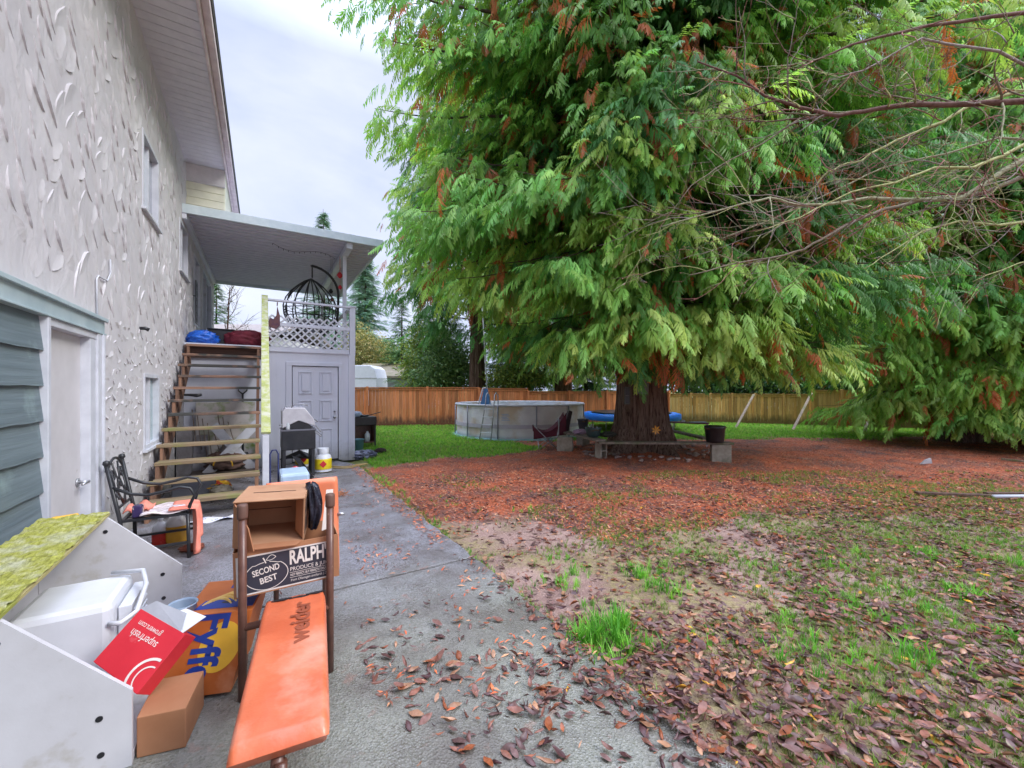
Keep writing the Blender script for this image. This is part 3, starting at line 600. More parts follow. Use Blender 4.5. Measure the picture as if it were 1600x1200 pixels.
# paper on the ground by the foot of stairs
q = G(325, 816); mb = MB(); mb.grid(lambda u, v: Vector((q.x + (u - .5) * .5, q.y + (v - .5) * .16, .03 + .02 * math.sin(9 * u + 4 * v))), 12, 4)
tag(mb.build('printed_bag', pm('printed_plastic', lin(222, 222, 230), lin(110, 130, 180), scale=16, thr=(.55, .6), rough=.4), solid=.004, smooth=True), 'flattened white printed bag on the concrete at the foot of the stairs', 'bag')
q = G(300, 862); tag(bagmesh((q.x, q.y, .04), (.09, .05, .035), .3, 4, .9).build('rag', pm('rust_rag', lin(140, 80, 62), rough=.9), smooth=True), 'rust coloured scrap of rag beside the iron chair leg', 'rag')
# ---------------------------------------------------------------- iron chair
ch = thing('iron_chair', 'black wrought iron armchair with scrolled back beside the stucco wall', 'chair', (-.85, 5.1, 0))
ya, yb = 4.88, 5.34; xb, xf = -1.06, -.60; zs = .43
mb = MB()
for y in (ya, yb): mb.tube([(xb + .0, y, 0.012), (xb - .01, y, zs), (xb - .10, y, .93)], .016, 8); mb.lathe((xb - .10, y, .93), [(.016, 0), (.028, .015), (.022, .04), (.0, .05)], 10)
mb.tube([(xb - .10 - .0, ya + (yb - ya) * i / 12, .88 + .09 * math.sin(math.pi * i / 12)) for i in range(13)], .012, 6); mb.tube([(xb - .035, ya, .54), (xb - .035, yb, .54)], .012, 6)
mb.build('back_frame', M_['blackmetal'], ch, smooth=True)
mb = MB()
def bk(v, z): return Vector((xb - .01 - .09 * (z - zs) / .5, ya + (yb - ya) * v, z))
def scroll(v0, z0, s_, r=.06, tn=9): mb.tube([bk(v0 + s_ * r * 2 * math.cos(a) * (1 - a / (tn * 1.1)), z0 + r * math.sin(a) * (1 - a / (tn * 1.1))) for a in [i * .5 for i in range(int(tn / .5))]], .007, 5)
for s_ in (-1, 1):
    mb.tube([bk(.5 + s_ * .08, .55), bk(.5 + s_ * .20, .66), bk(.5 + s_ * .06, .78), bk(.5 + s_ * .18, .93)], .008, 5); mb.tube([bk(.5, .56), bk(.5 + s_ * .34, .7), bk(.5 + s_ * .3, .86)], .008, 5)
    scroll(.5 + s_ * .26, .82, s_); scroll(.5 + s_ * .24, .63, s_, .05); scroll(.5 + s_ * .08, .72, -s_, .04)
mb.build('scrollwork', M_['blackmetal'], ch, smooth=True)
for y, nm in ((ya, 0), (yb, 1)):
    mb = MB(); dy = -.02 if y == ya else .02
    mb.tube([(xb - .065, y, .74), (xb + .06, y + dy, .67), (xb + .18, y + dy, .645), (xb + .30, y + dy, .665), (xb + .40, y + dy, .69), (xf + .02, y + dy, .67), (xf + .055, y + dy, .60), (xf + .02, y, .52), (xf, y, zs)], .014, 8); mb.build('arm', M_['blackmetal'], ch, smooth=True)
    mb = MB(); mb.tube([(xf, y, zs), (xf + .01, y, .012)], .014, 8); mb.build('leg', M_['blackmetal'], ch, smooth=True)
mb = MB()
for a_, b_ in (((xb, ya, zs), (xf, ya, zs)), ((xb, yb, zs), (xf, yb, zs)), ((xb, ya, zs), (xb, yb, zs)), ((xf, ya, zs), (xf, yb, zs))): mb.bar(a_, b_, .025, .02)
mb.build('seat_frame', M_['blackmetal'], ch)
for y in (ya, yb): mb = MB(); mb.bar((xb, y, .16), (xf, y, .16), .025, .02); mb.build('stretcher', M_['blackmetal'], ch)
mb = MB()
for k in range(1, 8): mb.bar((xb, ya + .058 * k, zs), (xf, ya + .058 * k, zs), .012, .008)
mb.build('seat_slats', M_['blackmetal'], ch)
m, t, b = newmat('newsprint'); t.set(b.inputs['Base Color'], t.mix(t.ramp(t.noise(t.coord((1, 5, 1)), 9, 5, .7), .5, .6), lin(226, 216, 220), lin(176, 160, 150))); M_['news'] = m
mb = MB(); mb.grid(lambda u, v: Vector((xb + .12 + .36 * u, ya - .01 + .42 * v, zs + .03 + .012 * math.sin(8 * u + 5 * v) + .01 * math.sin(17 * v))), 14, 10)
tag(mb.build('newspaper', M_['news'], solid=.006, smooth=True), 'wet crumpled newspaper lying on the iron chair seat', 'newspaper')
mb = MB(); mb.box(xb + .06, xb + .13, ya + .02, ya + .1, zs + .012, zs + .12); tag(mb.build('small_jar', pm('jarp', lin(60, 48, 90), lin(220, 210, 200), scale=9, thr=(.5, .55), rough=.3), bevel=.012), 'small purple and white pot on the iron chair seat', 'jar')
pink = pm('pink_towel', lin(234, 150, 130), lin(226, 128, 108), scale=9, rough=.95, bump=.5, bs=80)
mb = MB()
def tw(u, v):
    y = ya - .02 + .36 * u; s_ = v * .75
    if s_ < .2: return Vector((xf - .14 + s_ * .8, y, zs + .05 + .01 * math.sin(9 * u)))
    return Vector((xf + .035 + .02 * math.sin(12 * u + v * 3) + .03 * v, y * (1 - .0) + .03 * math.sin(4 * v), zs + .04 - (s_ - .2) * (.72 + .1 * math.sin(5 * u))))
mb.grid(tw, 24, 18); tag(mb.build('towel', pink, solid=.008, smooth=True), 'pink towel draped over the arm end of the iron chair', 'towel')
mb = MB(); mb.grid(lambda u, v: Vector((xb - .02 + .18 * u, ya + .12 + .3 * v, zs + .04 + .025 * math.sin(9 * u + 3 * v) + .02 * v)), 10, 10); tag(mb.build('cloth', pink, solid=.01, smooth=True), 'pink cloth bunched against the iron chair back', 'cloth')
def jug(px, py, lab, liquid, s_=1.0, bottle=(222, 222, 226)):
    q = G(px, py); o = thing('jug', lab, 'jug', (q.x, q.y, .014), 0, 'plastic jugs beside the iron chair')
    mb = MB(); W_, D_ = .085 * s_, .055 * s_
    prof = [(.9, 0), (1, .02), (1, .16), (.95, .2), (.6, .25), (.26, .275), (.22, .3)]
    pr = lambda z0, z1: [(r, z * s_) for r, z in prof if z0 <= z <= z1]
    mb.lathe((q.x, q.y, .014), [(W_ * r, z) for r, z in [(.9, 0), (1, .02 * s_), (1, .16 * s_)]], 20, sq=.75); mb.build('liquid', liquid, o, smooth=True)
    mb = MB(); mb.lathe((q.x, q.y, .014), [(W_ * r, z * s_) for r, z in [(1, .16), (.97, .2), (.62, .25), (.28, .275), (.24, .3)]], 20, sq=.75); mb.build('shoulder', pm('jugp', lin(*bottle), rough=.3, bump=0), o, smooth=True)
    mb = MB(); mb.lathe((q.x, q.y, .014 + .295 * s_), [(.0, .0), (W_ * .32, 0), (W_ * .32, .025), (0, .025)], 14); mb.build('cap', M_['whiteplastic'], o)
    mb = MB(); mb.tube([(q.x + W_ * .5, q.y - .01, .014 + .25 * s_), (q.x + W_ * .95, q.y - .012, .014 + .235 * s_), (q.x + W_ * .95, q.y - .012, .014 + .17 * s_)], .009, 6); mb.build('grip', M_['whiteplastic'], o, smooth=True)
jug(251, 852, 'small jug of red fluid standing under the iron chair', pm('red_fluid', lin(214, 62, 52), rough=.25, bump=0), .85)
jug(277, 849, 'larger clear jug of yellow oil under the iron chair', pm('yellow_oil', lin(226, 168, 62), rough=.2, bump=0), 1.1, (206, 200, 196))
# ---------------------------------------------------------------- white plywood bin
m, t, b = newmat('moss_felt'); v = t.coord((1, 1, 1))
f1 = t.ramp(t.noise(t.coord((9, 3, 1), (0, 0, .5)), 5, 5, .7, .6), .3, .55); f2 = t.ramp(t.noise(v, 16, 5, .7), .48, .66); f3 = t.ramp(t.noise(v, 4, 3), .5, .65)
c = t.mix(f1, lin(128, 128, 56), lin(188, 188, 96)); c = t.mix(f2, c, lin(206, 204, 150)); c = t.mix(t.math('MULTIPLY', f3, .5), c, lin(206, 206, 190))
t.set(b.inputs['Base Color'], c); b.inputs['Roughness'].default_value = .95; b.inputs['Specular IOR Level'].default_value = .1
t.set(b.inputs['Normal'], t.bump(t.noise(t.coord((9, 3, 1), (0, 0, .5)), 6, 6, .75, .8), 1.0, .02)); M_['moss'] = m
ply = pm('painted_plywood', lin(206, 205, 208), lin(192, 190, 192), scale=2.5, c3=lin(160, 152, 132), s3=5, t3=(.6, .8), rough=.5, bump=.12)
plyedge = wood('plywood_edge', lin(196, 186, 128), lin(150, 138, 92), 1, moss=lin(150, 156, 70))
bn_ = thing('plywood_bin', 'white plywood bin lying open with yellow green moss on its top panel', 'bin', (-.8, 2.9, 0))
def hexa(y, za, zc): return [(-1.14, y, .013), (-1.14, y, za), (-.845, y, za), (-.47, y, zc), (-.47, y, .013)]
for y, za, zc in ((2.31, .735, .33), (3.56, .785, .40)):
    mb = MB(); mb.prism(hexa(y, za, zc), (0, .02, 0)); o = mb.build('end_panel', ply, bn_)
    for (x, z) in ((-.85, za - .09), (-.57, .36 if y > 3 else .25), (-.565, .2 if y > 3 else .1)): mb = MB(); mb.tube([(x, y - .0025, z), (x, y + .001, z)], .012, 12); mb.build('bolt_hole', M_['black'], o)
T0 = [(-1.15, 2.27, .737), (-1.15, 3.60, .789), (-.838, 3.60, .789), (-.838, 2.27, .737)]
mb = MB(); mb.prism(T0, (0, 0, .014)); mb.build('top_panel', plyedge, bn_)
rd = random.Random(8); mb = MB()

def mt_(u, v): return Vector((-1.149 + .31 * u + .004 * math.sin(60 * v) * (u == 1), 2.271 + 1.328 * v, .7515 + .052 * v + .012 * vnoise(np.array([u * 9.]), np.array([v * 38.]), 1, 3)[0] + .008 * vnoise(np.array([u * 30.]), np.array([v * 90.]), 1, 9)[0]))
mb.grid(mt_, 40, 120); mb.build('moss_cover', M_['moss'], bn_, smooth=True)
mb = MB(); mb.box(-1.16, -1.142, 2.31, 3.58, .02, .74); mb.box(-1.14, -.47, 2.332, 3.558, .02, .05); mb.build('back_panel', ply, bn_)
ap = thing('dehumidifier', 'boxy white appliance with a rounded corner tucked inside the plywood bin', 'appliance', (-.82, 3.05, .05))
mb = MB(); mb.box(-1.04, -.66, 2.86, 3.30, .09, .50); mb.build('body', M_['whiteplastic'], ap, bevel=.035)
mb = MB(); mb.box(-.655, -.60, 2.95, 3.28, .12, .44)
for k in range(8): mb.box(-.60, -.592, 2.97, 3.26, .15 + .035 * k, .162 + .035 * k)
mb.build('side_cover', M_['whiteplastic'], ap, bevel=.012)
mb = MB(); mb.tube([(-.67, 2.86, .40), (-.62, 2.84, .40), (-.57, 2.9, .42), (-.56, 3.05, .50), (-.6, 3.2, .53), (-.75, 3.26, .525)], .012, 10); mb.build('hose', M_['whiteplastic'], ap, smooth=True)
mb = MB(); mb.tube([(-.72, 2.86, .15), (-.72, 2.845, .15)], .014, 12); mb.build('knob', M_['whiteplastic'], ap, bevel=.003)
q = P(101, 806, 2.55); mb = MB(); mb.bar((q.x - .055, q.y - .01, .80), (q.x + .055, q.y + .03, .80), .035, .022); mb.bar((q.x - .06, q.y - .03, .80), (q.x - .04, q.y + .03, .80), .02, .018)
tag(mb.build('scraper', M_['ink_yellow'], bevel=.006), 'small yellow plastic scraper lying on the mossy bin top', 'scraper')
# ---------------------------------------------------------------- red carton, upside down
rc = thing('red_carton', 'bright red cardboard carton lying tilted and upside down against the plywood bin', 'carton', (P(220, 1000, 1.85).x, P(220, 1000, 1.85).y, .05))
A = P(220, 951, 2.0); B = P(281, 986, 1.96); C = P(160, 1050, 1.84)
ex = (B - A).normalized(); ey = (C - A); ey = (ey - ex * ey.dot(ex)).normalized(); nn = ex.cross(ey)
if nn.dot(Vector((0, 0, EYE)) - A) < 0: nn = -nn
mb = MB(); mb.prism([A, A + ex * .275, A + ex * .275 + ey * .25, A + ey * .235], -nn * .10); mb.build('box_body', M_['ink_red'], rc, bevel=.002)
mb = MB(); tx = -ex; ty = ey
put_text(mb, 'superfresh', A + ex * .12 + ey * .085, tx, ty, .045, width=.15); put_text(mb, 'growers.com', A + ex * .11 + ey * .045, tx, ty, .034, width=.135)
if ex.cross(ey).dot(nn) > 0: pass
cc = A + ex * .265 + ey * .20
for r0, r1 in ((.075, .086), (.048, .054)):
    mb.add([cc + (ex * math.cos(a) + ey * math.sin(a)) * r + nn * .0018 for a in [i * math.pi / 20 for i in range(41)] for r in (r0, r1)], [(2 * i, 2 * i + 1, 2 * i + 3, 2 * i + 2) for i in range(40) if -.5 <= 0 and i * math.pi / 20 > 1.7 and i * math.pi / 20 < 4.6])
mb.build('lettering', M_['ink_white'], rc)
mb = MB(); mb.prism([A, A + ex * .25, A + ex * .22 - ey * .07 + nn * .02, A + ex * .05 - ey * .055 + nn * .02], -nn * .004); mb.prism([A + ex * .10, A + ex * .26, A + ex * .27 - ey * .09 - nn * .06, A + ex * .16 - ey * .08 - nn * .05], -nn * .004)
mb.build('flap', M_['paint'], rc)
q = P(291, 962, 2.16); mb = MB(); mb.lathe((q.x - .02, q.y + .03, .014), [(.0, 0), (.05, 0), (.062, .44), (.07, .445), (.066, .45), (.058, .44), (.046, .02)], 16); tag(mb.build('plastic_cup', pm('grey_blue_plastic', lin(150, 170, 190), rough=.4), smooth=True), 'tall grey blue plastic container standing between the red carton and banana box', 'cup')
mb = MB(); mb.prism([(-.462, 2.34, .014), (-.29, 2.30, .014), (-.25, 2.56, .014), (-.44, 2.60, .014)], (0, 0, .175)); tag(mb.build('brown_carton', M_['kraft'], bevel=.004), 'plain brown carton propping up the bright red one', 'carton')
# ---------------------------------------------------------------- banana box
bb = thing('banana_box', 'orange brown banana box with blue lettering and a yellow oval standing beside the weight bench', 'box', (-.2, 2.75, .012))
TL = Vector((-.36, 2.70, .425)); TR = Vector((-.045, 2.60, .42)); dn = Vector((-.095, -.03, -.39)); dp = Vector((.085, .37, .01))
mb = MB(); BL, BR = TL + dn, TR + dn; V = [TL, TR, BR, BL]; mb.prism(V, dp); mb.build('box_body', M_['ink_orange'], bb, bevel=.004)
ex = (TR - TL).normalized(); ed = dn.normalized(); n_ = -(ex.cross(-ed)); n_ = ex.cross(-ed)
if n_.y > 0: n_ = -n_
c0 = (TL + BR) / 2
mb = MB(); cc = c0 + ex * .055 - ed * .03; mb.add([cc] + [cc + ex * .095 * math.cos(a) - ed * .125 * math.sin(a) + n_ * .0015 for a in [i * math.pi / 16 for i in range(32)]], [(0, 1 + i, 1 + (i + 1) % 32) for i in range(32)]); mb.v[0] = tuple(cc + n_ * .0015)
mb.build('oval_print', M_['ink_yellow'], bb)
mb = MB(); put_text(mb, 'Fyffes', c0 - ex * .01 + n_ * .001, ed, ex, .19, .03, width=.40, proud=.002); mb.build('lettering', M_['ink_blue'], bb)
# banana picture on the top face
tl, ud, ur_ = TL, dp.normalized(), ex; tn = Vector((0, 0, 1))
mb = MB()
def tp(u, v, h=.0015): return TL.lerp(TR, u) + dp * v + Vector((0, 0, h))
mb.add([tp(.12, .12), tp(.97, .10), tp(.97, .42), tp(.2, .36)], [(0, 1, 2, 3)]); mb.add([tp(.45, .7), tp(.6, .7), tp(.6, .92), tp(.45, .92)], [(0, 1, 2, 3)]); mb.build('print_patch', M_['ink_blue'], bb)
mb = MB()
for k in range(4): mb.tube([tp(.2 + .06 * k + .42 * s_, .22 + .42 * s_ * (1 - s_) * 1.6 + .05 * k, .0) for s_ in [j / 8 for j in range(9)]], [.004, .009, .011, .012, .012, .011, .010, .008, .004], 6)
mb.build('banana_picture', pm('banana_yellow', lin(240, 206, 120), lin(226, 180, 90), scale=20, rough=.5), bb)
mb = MB()
for (u, v) in ((.55, .27), (.7, .82)): mb.add([tp(u, v, .0022) + ex * .03 * math.cos(a) + dp.normalized() * .011 * math.sin(a) for a in [i * math.pi / 8 for i in range(16)]], [tuple(range(16))])
mb.build('hand_hole', M_['black'], bb)
# ---------------------------------------------------------------- weight bench
wb = thing('weight_bench', 'old weight bench with brown steel uprights and orange padded seat', 'weight bench', (.12, 2.5, 0)); UY = 2.5
for x in (-.087, .325):
    mb = MB(); mb.tube([(x, UY, .015), (x, UY, .955)], .0195, 16); mb.build('upright', M_['brownsteel'], wb, smooth=True)
    mb = MB(); mb.lathe((x, UY, .94), [(.0, 0), (.024, 0), (.025, .01), (.025, .062), (.022, .072), (0, .073)], 18); mb.build('cap', pm('brown_rubber', lin(104, 74, 62), rough=.6), wb, smooth=True)
    mb = MB(); mb.tube([(x, UY, .13), (x + (.0), UY + .42, .03), (x, UY + .5, .03)], .016, 10); mb.build('foot', M_['brownsteel'], wb, smooth=True)
mb = MB(); mb.tube([(-.087, UY, .38), (.325, UY, .38)], .018, 12); mb.tube([(.12, UY, .38), (.04, 1.5, .40)], .02, 12); mb.tube([(.05, 1.5, .41), (.05, 1.5, .02)], .019, 12); mb.tube([(-.15, 1.5, .03), (.25, 1.5, .03)], .019, 12); mb.build('frame', M_['brownsteel'], wb, smooth=True)
D = Vector((-.105, -.994, 0)).normalized(); Sd = Vector((.994, -.105, 0)).normalized(); O = Vector((.152, 2.47, .43))
def padmesh(O, D, Sd, N, L, Wd, T, seed):
    rg = random.Random(seed); k = [rg.uniform(0, 6) for _ in range(6)]; mb = MB(); nu, nv = 30, 44; e = .05
    def rr(u, v):
        # rounded rectangle superellipse mapping
        a, b_ = 2 * u - 1, 2 * v - 1; return a, b_
    def top(u, v, s_):
        a, b_ = rr(u, v); ed_ = min(1 - abs(a), (1 - abs(b_)) * L / Wd); q = min(1, ed_ / .14); h = math.sqrt(max(0, 1 - (1 - q) ** 2))
        wr = .003 * math.sin(5 * b_ + k[0] + 2 * a) * math.sin(3 * a + k[1]) + .0025 * math.sin(6 * a * b_ + k[2])
        ix = a * (1 - .0 * abs(b_)); return O + D * (v * L) + Sd * (ix * Wd / 2 * (1 - .03 * (abs(b_) ** 12))) + N * (T / 2 + s_ * (T / 2 * h) + (wr * q if s_ > 0 else 0))
    mb.grid(lambda u, v: top(u, v, 1), nu, nv); mb.grid(lambda u, v: top(1 - u, v, -1), nu, nv); return mb
mb = padmesh(O, D, Sd, Vector((0, 0, 1)), 1.0, .29, .075, 4); sp_ = mb.build('seat_pad', M_['orange'], wb, smooth=True)
mb = MB(); put_text(mb, 'weider', O + D * .30 + Sd * .035 + Vector((0, 0, .0805)), -D, -Sd, .115, .03, width=.38, proud=.001); mb.build('lettering', pm('brown_print', lin(150, 74, 46), rough=.5), sp_)
mb = MB()
for k_, (a0, b0) in enumerate((((.02, .06)), ((.035, -.02)), ((.03, -.1)))):
    p0 = O + D * (.01 + a0) + Sd * b0 + Vector((0, 0, .0745)); mb.prism([p0 + D * .004, p0 + Sd * .05 + D * .01, p0 + Sd * .085 - D * .004, p0 + Sd * .04 - D * .012, p0 - Sd * .01], (0, 0, .004))
mb.build('torn_patch', M_['black'], sp_)
bp = padmesh(Vector((.02, 3.14, .985)), Vector((.02, .03, -1)).normalized(), Vector((1, -.02, 0)).normalized(), Vector((0, -1, 0)), .70, .44, .06, 9)
PKV = pm('faded_orange_vinyl', lin(232, 140, 104), lin(226, 124, 84), scale=4, rough=.45, bump=.3, bs=9, bd=.006)
for i, v_ in enumerate(bp.v): bp.v[i] = (v_[0] + .215, v_[1], v_[2])
pad2 = thing('backrest_pad', 'faded orange bench backrest pad standing up behind the cartons', 'bench pad', (.22, 3.15, .2))
bp.build('cushion', PKV, pad2, smooth=True)
mb = MB(); mb.tube([(.45, 3.10, .72), (.495, 3.09, .72)], .011, 10); mb.build('bolt', M_['steel'], pad2, smooth=True)
mb = MB(); mb.tube([(.08, 3.16, .9), (.08, 3.2, .014)], .016, 8); mb.tube([(.38, 3.16, .9), (.38, 3.2, .014)], .016, 8); mb.build('leg', M_['brownsteel'], pad2, smooth=True)
# ---------------------------------------------------------------- juice carton
jb = thing('juice_carton', 'kraft carton with a dark printed panel about produce and juice sitting on the bench', 'carton', (.13, 2.7, .51))
x0, x1, y0, y1, z0, z1 = -.125, .378, 2.545, 2.86, .515, .755; th = .005
tilt = Matrix.Translation((x0, y0, z0)) @ Matrix.Rotation(R(-1.5), 4, 'Y') @ Matrix.Rotation(R(-2), 4, 'Z') @ Matrix.Translation((-x0, -y0, -z0))
mb = MB(); mb.box(x0, x1, y0, y0 + th, z0, z1, tilt); mb.box(x0, x1, y1 - th, y1, z0, z1, tilt); mb.box(x0, x0 + th, y0 + th, y1 - th, z0, z1 - .002, tilt); mb.box(x1 - th, x1, y0 + th, y1 - th, z0, z1 - .002, tilt); mb.box(x0, x1, y0 + th, y1 - th, z0, z0 + th, tilt)
mb.build('box_body', M_['kraft'], jb)
mb = MB(); mb.add([tilt @ Vector(p) for p in ((x0 + .012, y0 - .0012, z0 + .008), (x1 - .03, y0 - .0012, z0 + .008), (x1 - .03, y0 - .0012, z1 - .028), (x0 + .012, y0 - .0012, z1 - .028))], [(0, 1, 2, 3)]); mb.build('printed_border', M_['ink_white'], jb)
mb = MB(); mb.add([tilt @ Vector(p) for p in ((x0 + .024, y0 - .002, z0 + .016), (x1 - .038, y0 - .002, z0 + .016), (x1 - .038, y0 - .002, z1 - .036), (x0 + .024, y0 - .002, z1 - .036))], [(0, 1, 2, 3)]); mb.build('printed_panel', M_['ink_dark'], jb)
exx = (tilt.to_3x3() @ Vector((1, 0, 0))); ezz = (tilt.to_3x3() @ Vector((0, 0, 1))); fp = lambda x, z: tilt @ Vector((x, y0 - .002, z))
mb = MB(); put_text(mb, "RALPH'S", fp(.235, .672), exx, ezz, .105, .03, width=.21); put_text(mb, 'PRODUCE & JUICE', fp(.235, .611), exx, ezz, .03, width=.205); put_text(mb, 'NOT PERFECT, BUT PERFECTLY DELICIOUS', fp(.235, .580), exx, ezz, .018, .012, width=.205); put_text(mb, 'from Okanagan orchards | 20 LB', fp(.235, .552), exx, ezz, .02, width=.205, shear=.3)
e2 = (exx + ezz * .16).normalized(); u2 = (ezz - exx * .16).normalized()
put_text(mb, 'SECOND', fp(.02, .634), e2, u2, .045, .02, width=.125); put_text(mb, 'BEST', fp(.03, .585), e2, u2, .045, .02, width=.08)
def ringline(pts, w_=.0035):
    for a, b_ in zip(pts, pts[1:]):
        d = (b_ - a); 
        if d.length < 1e-6: continue
        d.normalize(); s_ = d.cross(Vector((0, -1, 0))).normalized() * w_ / 2; up_ = Vector((0, -.0016, 0)); mb.add([a - s_ + up_, b_ - s_ + up_, b_ + s_ + up_, a + s_ + up_], [(0, 1, 2, 3)])
ap_ = [fp(.022 + .095 * math.cos(a) * (1 + .05 * math.cos(2 * a)), .610 + .078 * math.sin(a) * (1 - .12 * (math.sin(a) > .8))) for a in [math.pi / 2 + .12 + i * .15 for i in range(41)]]; ringline(ap_)
ringline([fp(.02, .672), fp(.014, .69), fp(.008, .703)], .006); lf = [fp(.022 + .045 * s_, .688 + .018 * math.sin(math.pi * s_) + .01 * s_) for s_ in [i / 8 for i in range(9)]]; ringline(lf, .003); ringline([fp(.022 + .045 * s_, .688 - .008 * math.sin(math.pi * s_) + .01 * s_) for s_ in [i / 8 for i in range(9)]], .003)
ringline([fp(.13, .594), fp(.34, .594)], .002); ringline([fp(.13, .567), fp(.34, .567)], .002)
mb.build('lettering', M_['ink_white'], jb)
# ---------------------------------------------------------------- open kraft box on top
ob = thing('open_box', 'empty brown cardboard box on its side, open towards the viewer on the printed carton', 'box', (.03, 2.62, .765))
Mx = Matrix.Translation((-.135, 2.60, .765)) @ Matrix.Rotation(R(-9), 4, 'Z') @ Matrix.Rotation(R(1.5), 4, 'Y'); L_, W_, H_ = .335, .37, .245
mb = MB(); e = .006; mb.box(0, L_, 0, W_, 0, e, Mx); mb.box(0, L_, -.02, W_, H_ - e, H_, Mx); mb.box(0, e, 0, W_, e, H_ - e, Mx); mb.box(L_ - e, L_, 0, W_, e, H_ - e, Mx); mb.box(e, L_ - e, W_ - e, W_, e, H_ - e, Mx); mb.build('box_body', M_['kraftin'], ob, bevel=.001)
mb = MB(); mb.prism([Mx @ Vector(p) for p in ((.0, -.002, .0), (.0, -.002, H_ - .01), (.045, -.10, H_ - .03), (.085, -.095, .12), (.11, -.085, .0))], Mx.to_3x3() @ Vector((.004, .004, 0))); mb.prism([Mx @ Vector(p) for p in ((e, .001, .004), (L_ - e, .001, .004), (L_ - .03, -.06, -.0), (.06, -.065, 0))], Mx.to_3x3() @ Vector((0, 0, .004)))
mb.prism([Mx @ Vector(p) for p in ((L_, .0, .01), (L_, 0, H_ - .01), (L_ - .05, .12, H_ - .03), (L_ - .05, .12, .03))], Mx.to_3x3() @ Vector((-.004, 0, 0))); mb.build('flap', M_['kraft'], ob)
mb = MB(); mb.box(.06, L_ - .06, W_ * .45, W_ * .45 + .012, H_ + .0003, H_ + .0012, Mx); mb.box(e + .001, L_ - .1, W_ - .0085, W_ - .0065, .1, .104, Mx); mb.box(.12, .2, .16, .175, H_ + .0014, H_ + .002, Mx); mb.build('slot', pm('slotc', lin(84, 58, 44), rough=.9), ob)
mb = MB(); rn = [Mx @ Vector((L_ + .0015, .02 + .33 * a, .02 + .2 * b_)) for a in (0, 1) for b_ in (0, 1)]
for i in range(9):
    for j in range(2):
        yy = .03 + .035 * i; zz_ = .03 + .1 * j; mb.add([Mx @ Vector((L_ + .0015, yy, zz_)), Mx @ Vector((L_ + .0015, yy + .016, zz_)), Mx @ Vector((L_ + .0015, yy + .034, zz_ + .09)), Mx @ Vector((L_ + .0015, yy + .018, zz_ + .09))], [(0, 1, 2, 3)])
mb.build('zigzag_print', M_['ink_dark'], ob)
blk = pm('black_bag', lin(42, 44, 58), lin(24, 26, 36), scale=6, rough=.28, bump=.9, bs=12, bd=.02)
def bgf(u, v):
    a = u * 6.2832; q = (.55 + .5 * math.sin(math.pi * min(1, v * .8 + .05))) * (1 + .16 * math.sin(5 * a + 2 * v) + .1 * math.sin(9 * a - 4 * v)); q = q * (1 if v < .97 else .2)
    return Vector((.262 + .036 * q * math.cos(a) + .012 * math.sin(4 * v), 2.74 + .07 * q * math.sin(a), .762 + .27 * v + .012 * math.sin(3 * a) * v))
tag(MB().grid(bgf, 36, 22).build('black_bag', blk, smooth=True), 'shiny black plastic bag wedged beside the open brown box', 'bag')
mb = MB(); mb.prism([(.30, 2.66, .76), (.36, 2.7, .76), (.365, 2.7, .99), (.325, 2.66, 1.0)], (.004, .004, 0)); tag(mb.build('white_card', M_['ink_white']), 'pale card sheet standing beside the black bag', 'card')
# black corrugated pipe lying behind the pad
q = G(522, 775); mb = MB(); n = 22; mb.tube([(q.x - .38 + .02 * i, q.y + .02 * i * .3, .075) for i in range(n)], [.062 + .006 * (i % 2) for i in range(n)], 16, cap=False)
tag(mb.build('drain_pipe', M_['black'], solid=.006), 'black corrugated drain pipe end lying on the path behind the orange pad', 'pipe')
mb = MB(); rd = random.Random(2)
for k in range(26): a = Vector((q.x + .05 + rd.uniform(-.05, .12), q.y - .1 + rd.uniform(-.08, .1), .02)); mb.tube([a, a + Vector((rd.uniform(-.1, .14), rd.uniform(-.1, .1), rd.uniform(.01, .07)))], .004, 4)
tag(mb.build('dry_weeds', pm('dry_weed', lin(170, 110, 76), rough=.9)), 'dry reddish weeds beside the black drain pipe', 'weeds', kind='stuff')
# ---------------------------------------------------------------- grill, tank and odds by the shed
gr_ = thing('gas_grill', 'black gas grill cart with its silver hood raised in front of the shed door', 'grill', (.58, 8.6, 0))
x0, x1, y0, y1 = .30, .83, 8.35, 8.95
for x in (x0 + .03, x1 - .03):
    for y in (y0 + .03, y1 - .03): mb = MB(); mb.box(x - .028, x + .028, y - .028, y + .028, .014, .72); mb.build('leg', M_['blackmetal'], gr_, bevel=.004)
mb = MB(); mb.box(x0 - .01, x1 + .01, y0 - .01, y1 + .01, .50, .84); mb.build('body', M_['blackmetal'], gr_, bevel=.012)
mb = MB(); mb.box(x0 - .02, x1 + .02, y0 - .02, y1 + .02, .842, .872); mb.build('rim', pm('rimgrey', lin(120, 120, 128), rough=.4, metal=.5), gr_, bevel=.004)
hood = [(x0, .90), (x0, 1.20), (x0 + .05, 1.26), (x0 + .36, 1.26), (x1 - .02, 1.05), (x1, .93), (x1 - .04, .93), (x0 + .26, 1.03)]
mb = MB(); mb.prism([(x, y0 - .012, z) for x, z in hood], (0, y1 - y0 + .02, 0)); mb.build('hood', pm('hood_metal', lin(206, 204, 208), lin(186, 184, 190), scale=5, rough=.35, metal=.25), gr_, bevel=.012)
mb = MB(); mb.prism([(x, y0 - .005, z) for x, z in ((x0 + .01, .873), (x1 - .05, .873), (x1 - .06, .925), (x0 + .26, 1.025), (x0 + .01, .899))], (0, y1 - y0, 0)); mb.build('firebox', M_['black'], gr_)
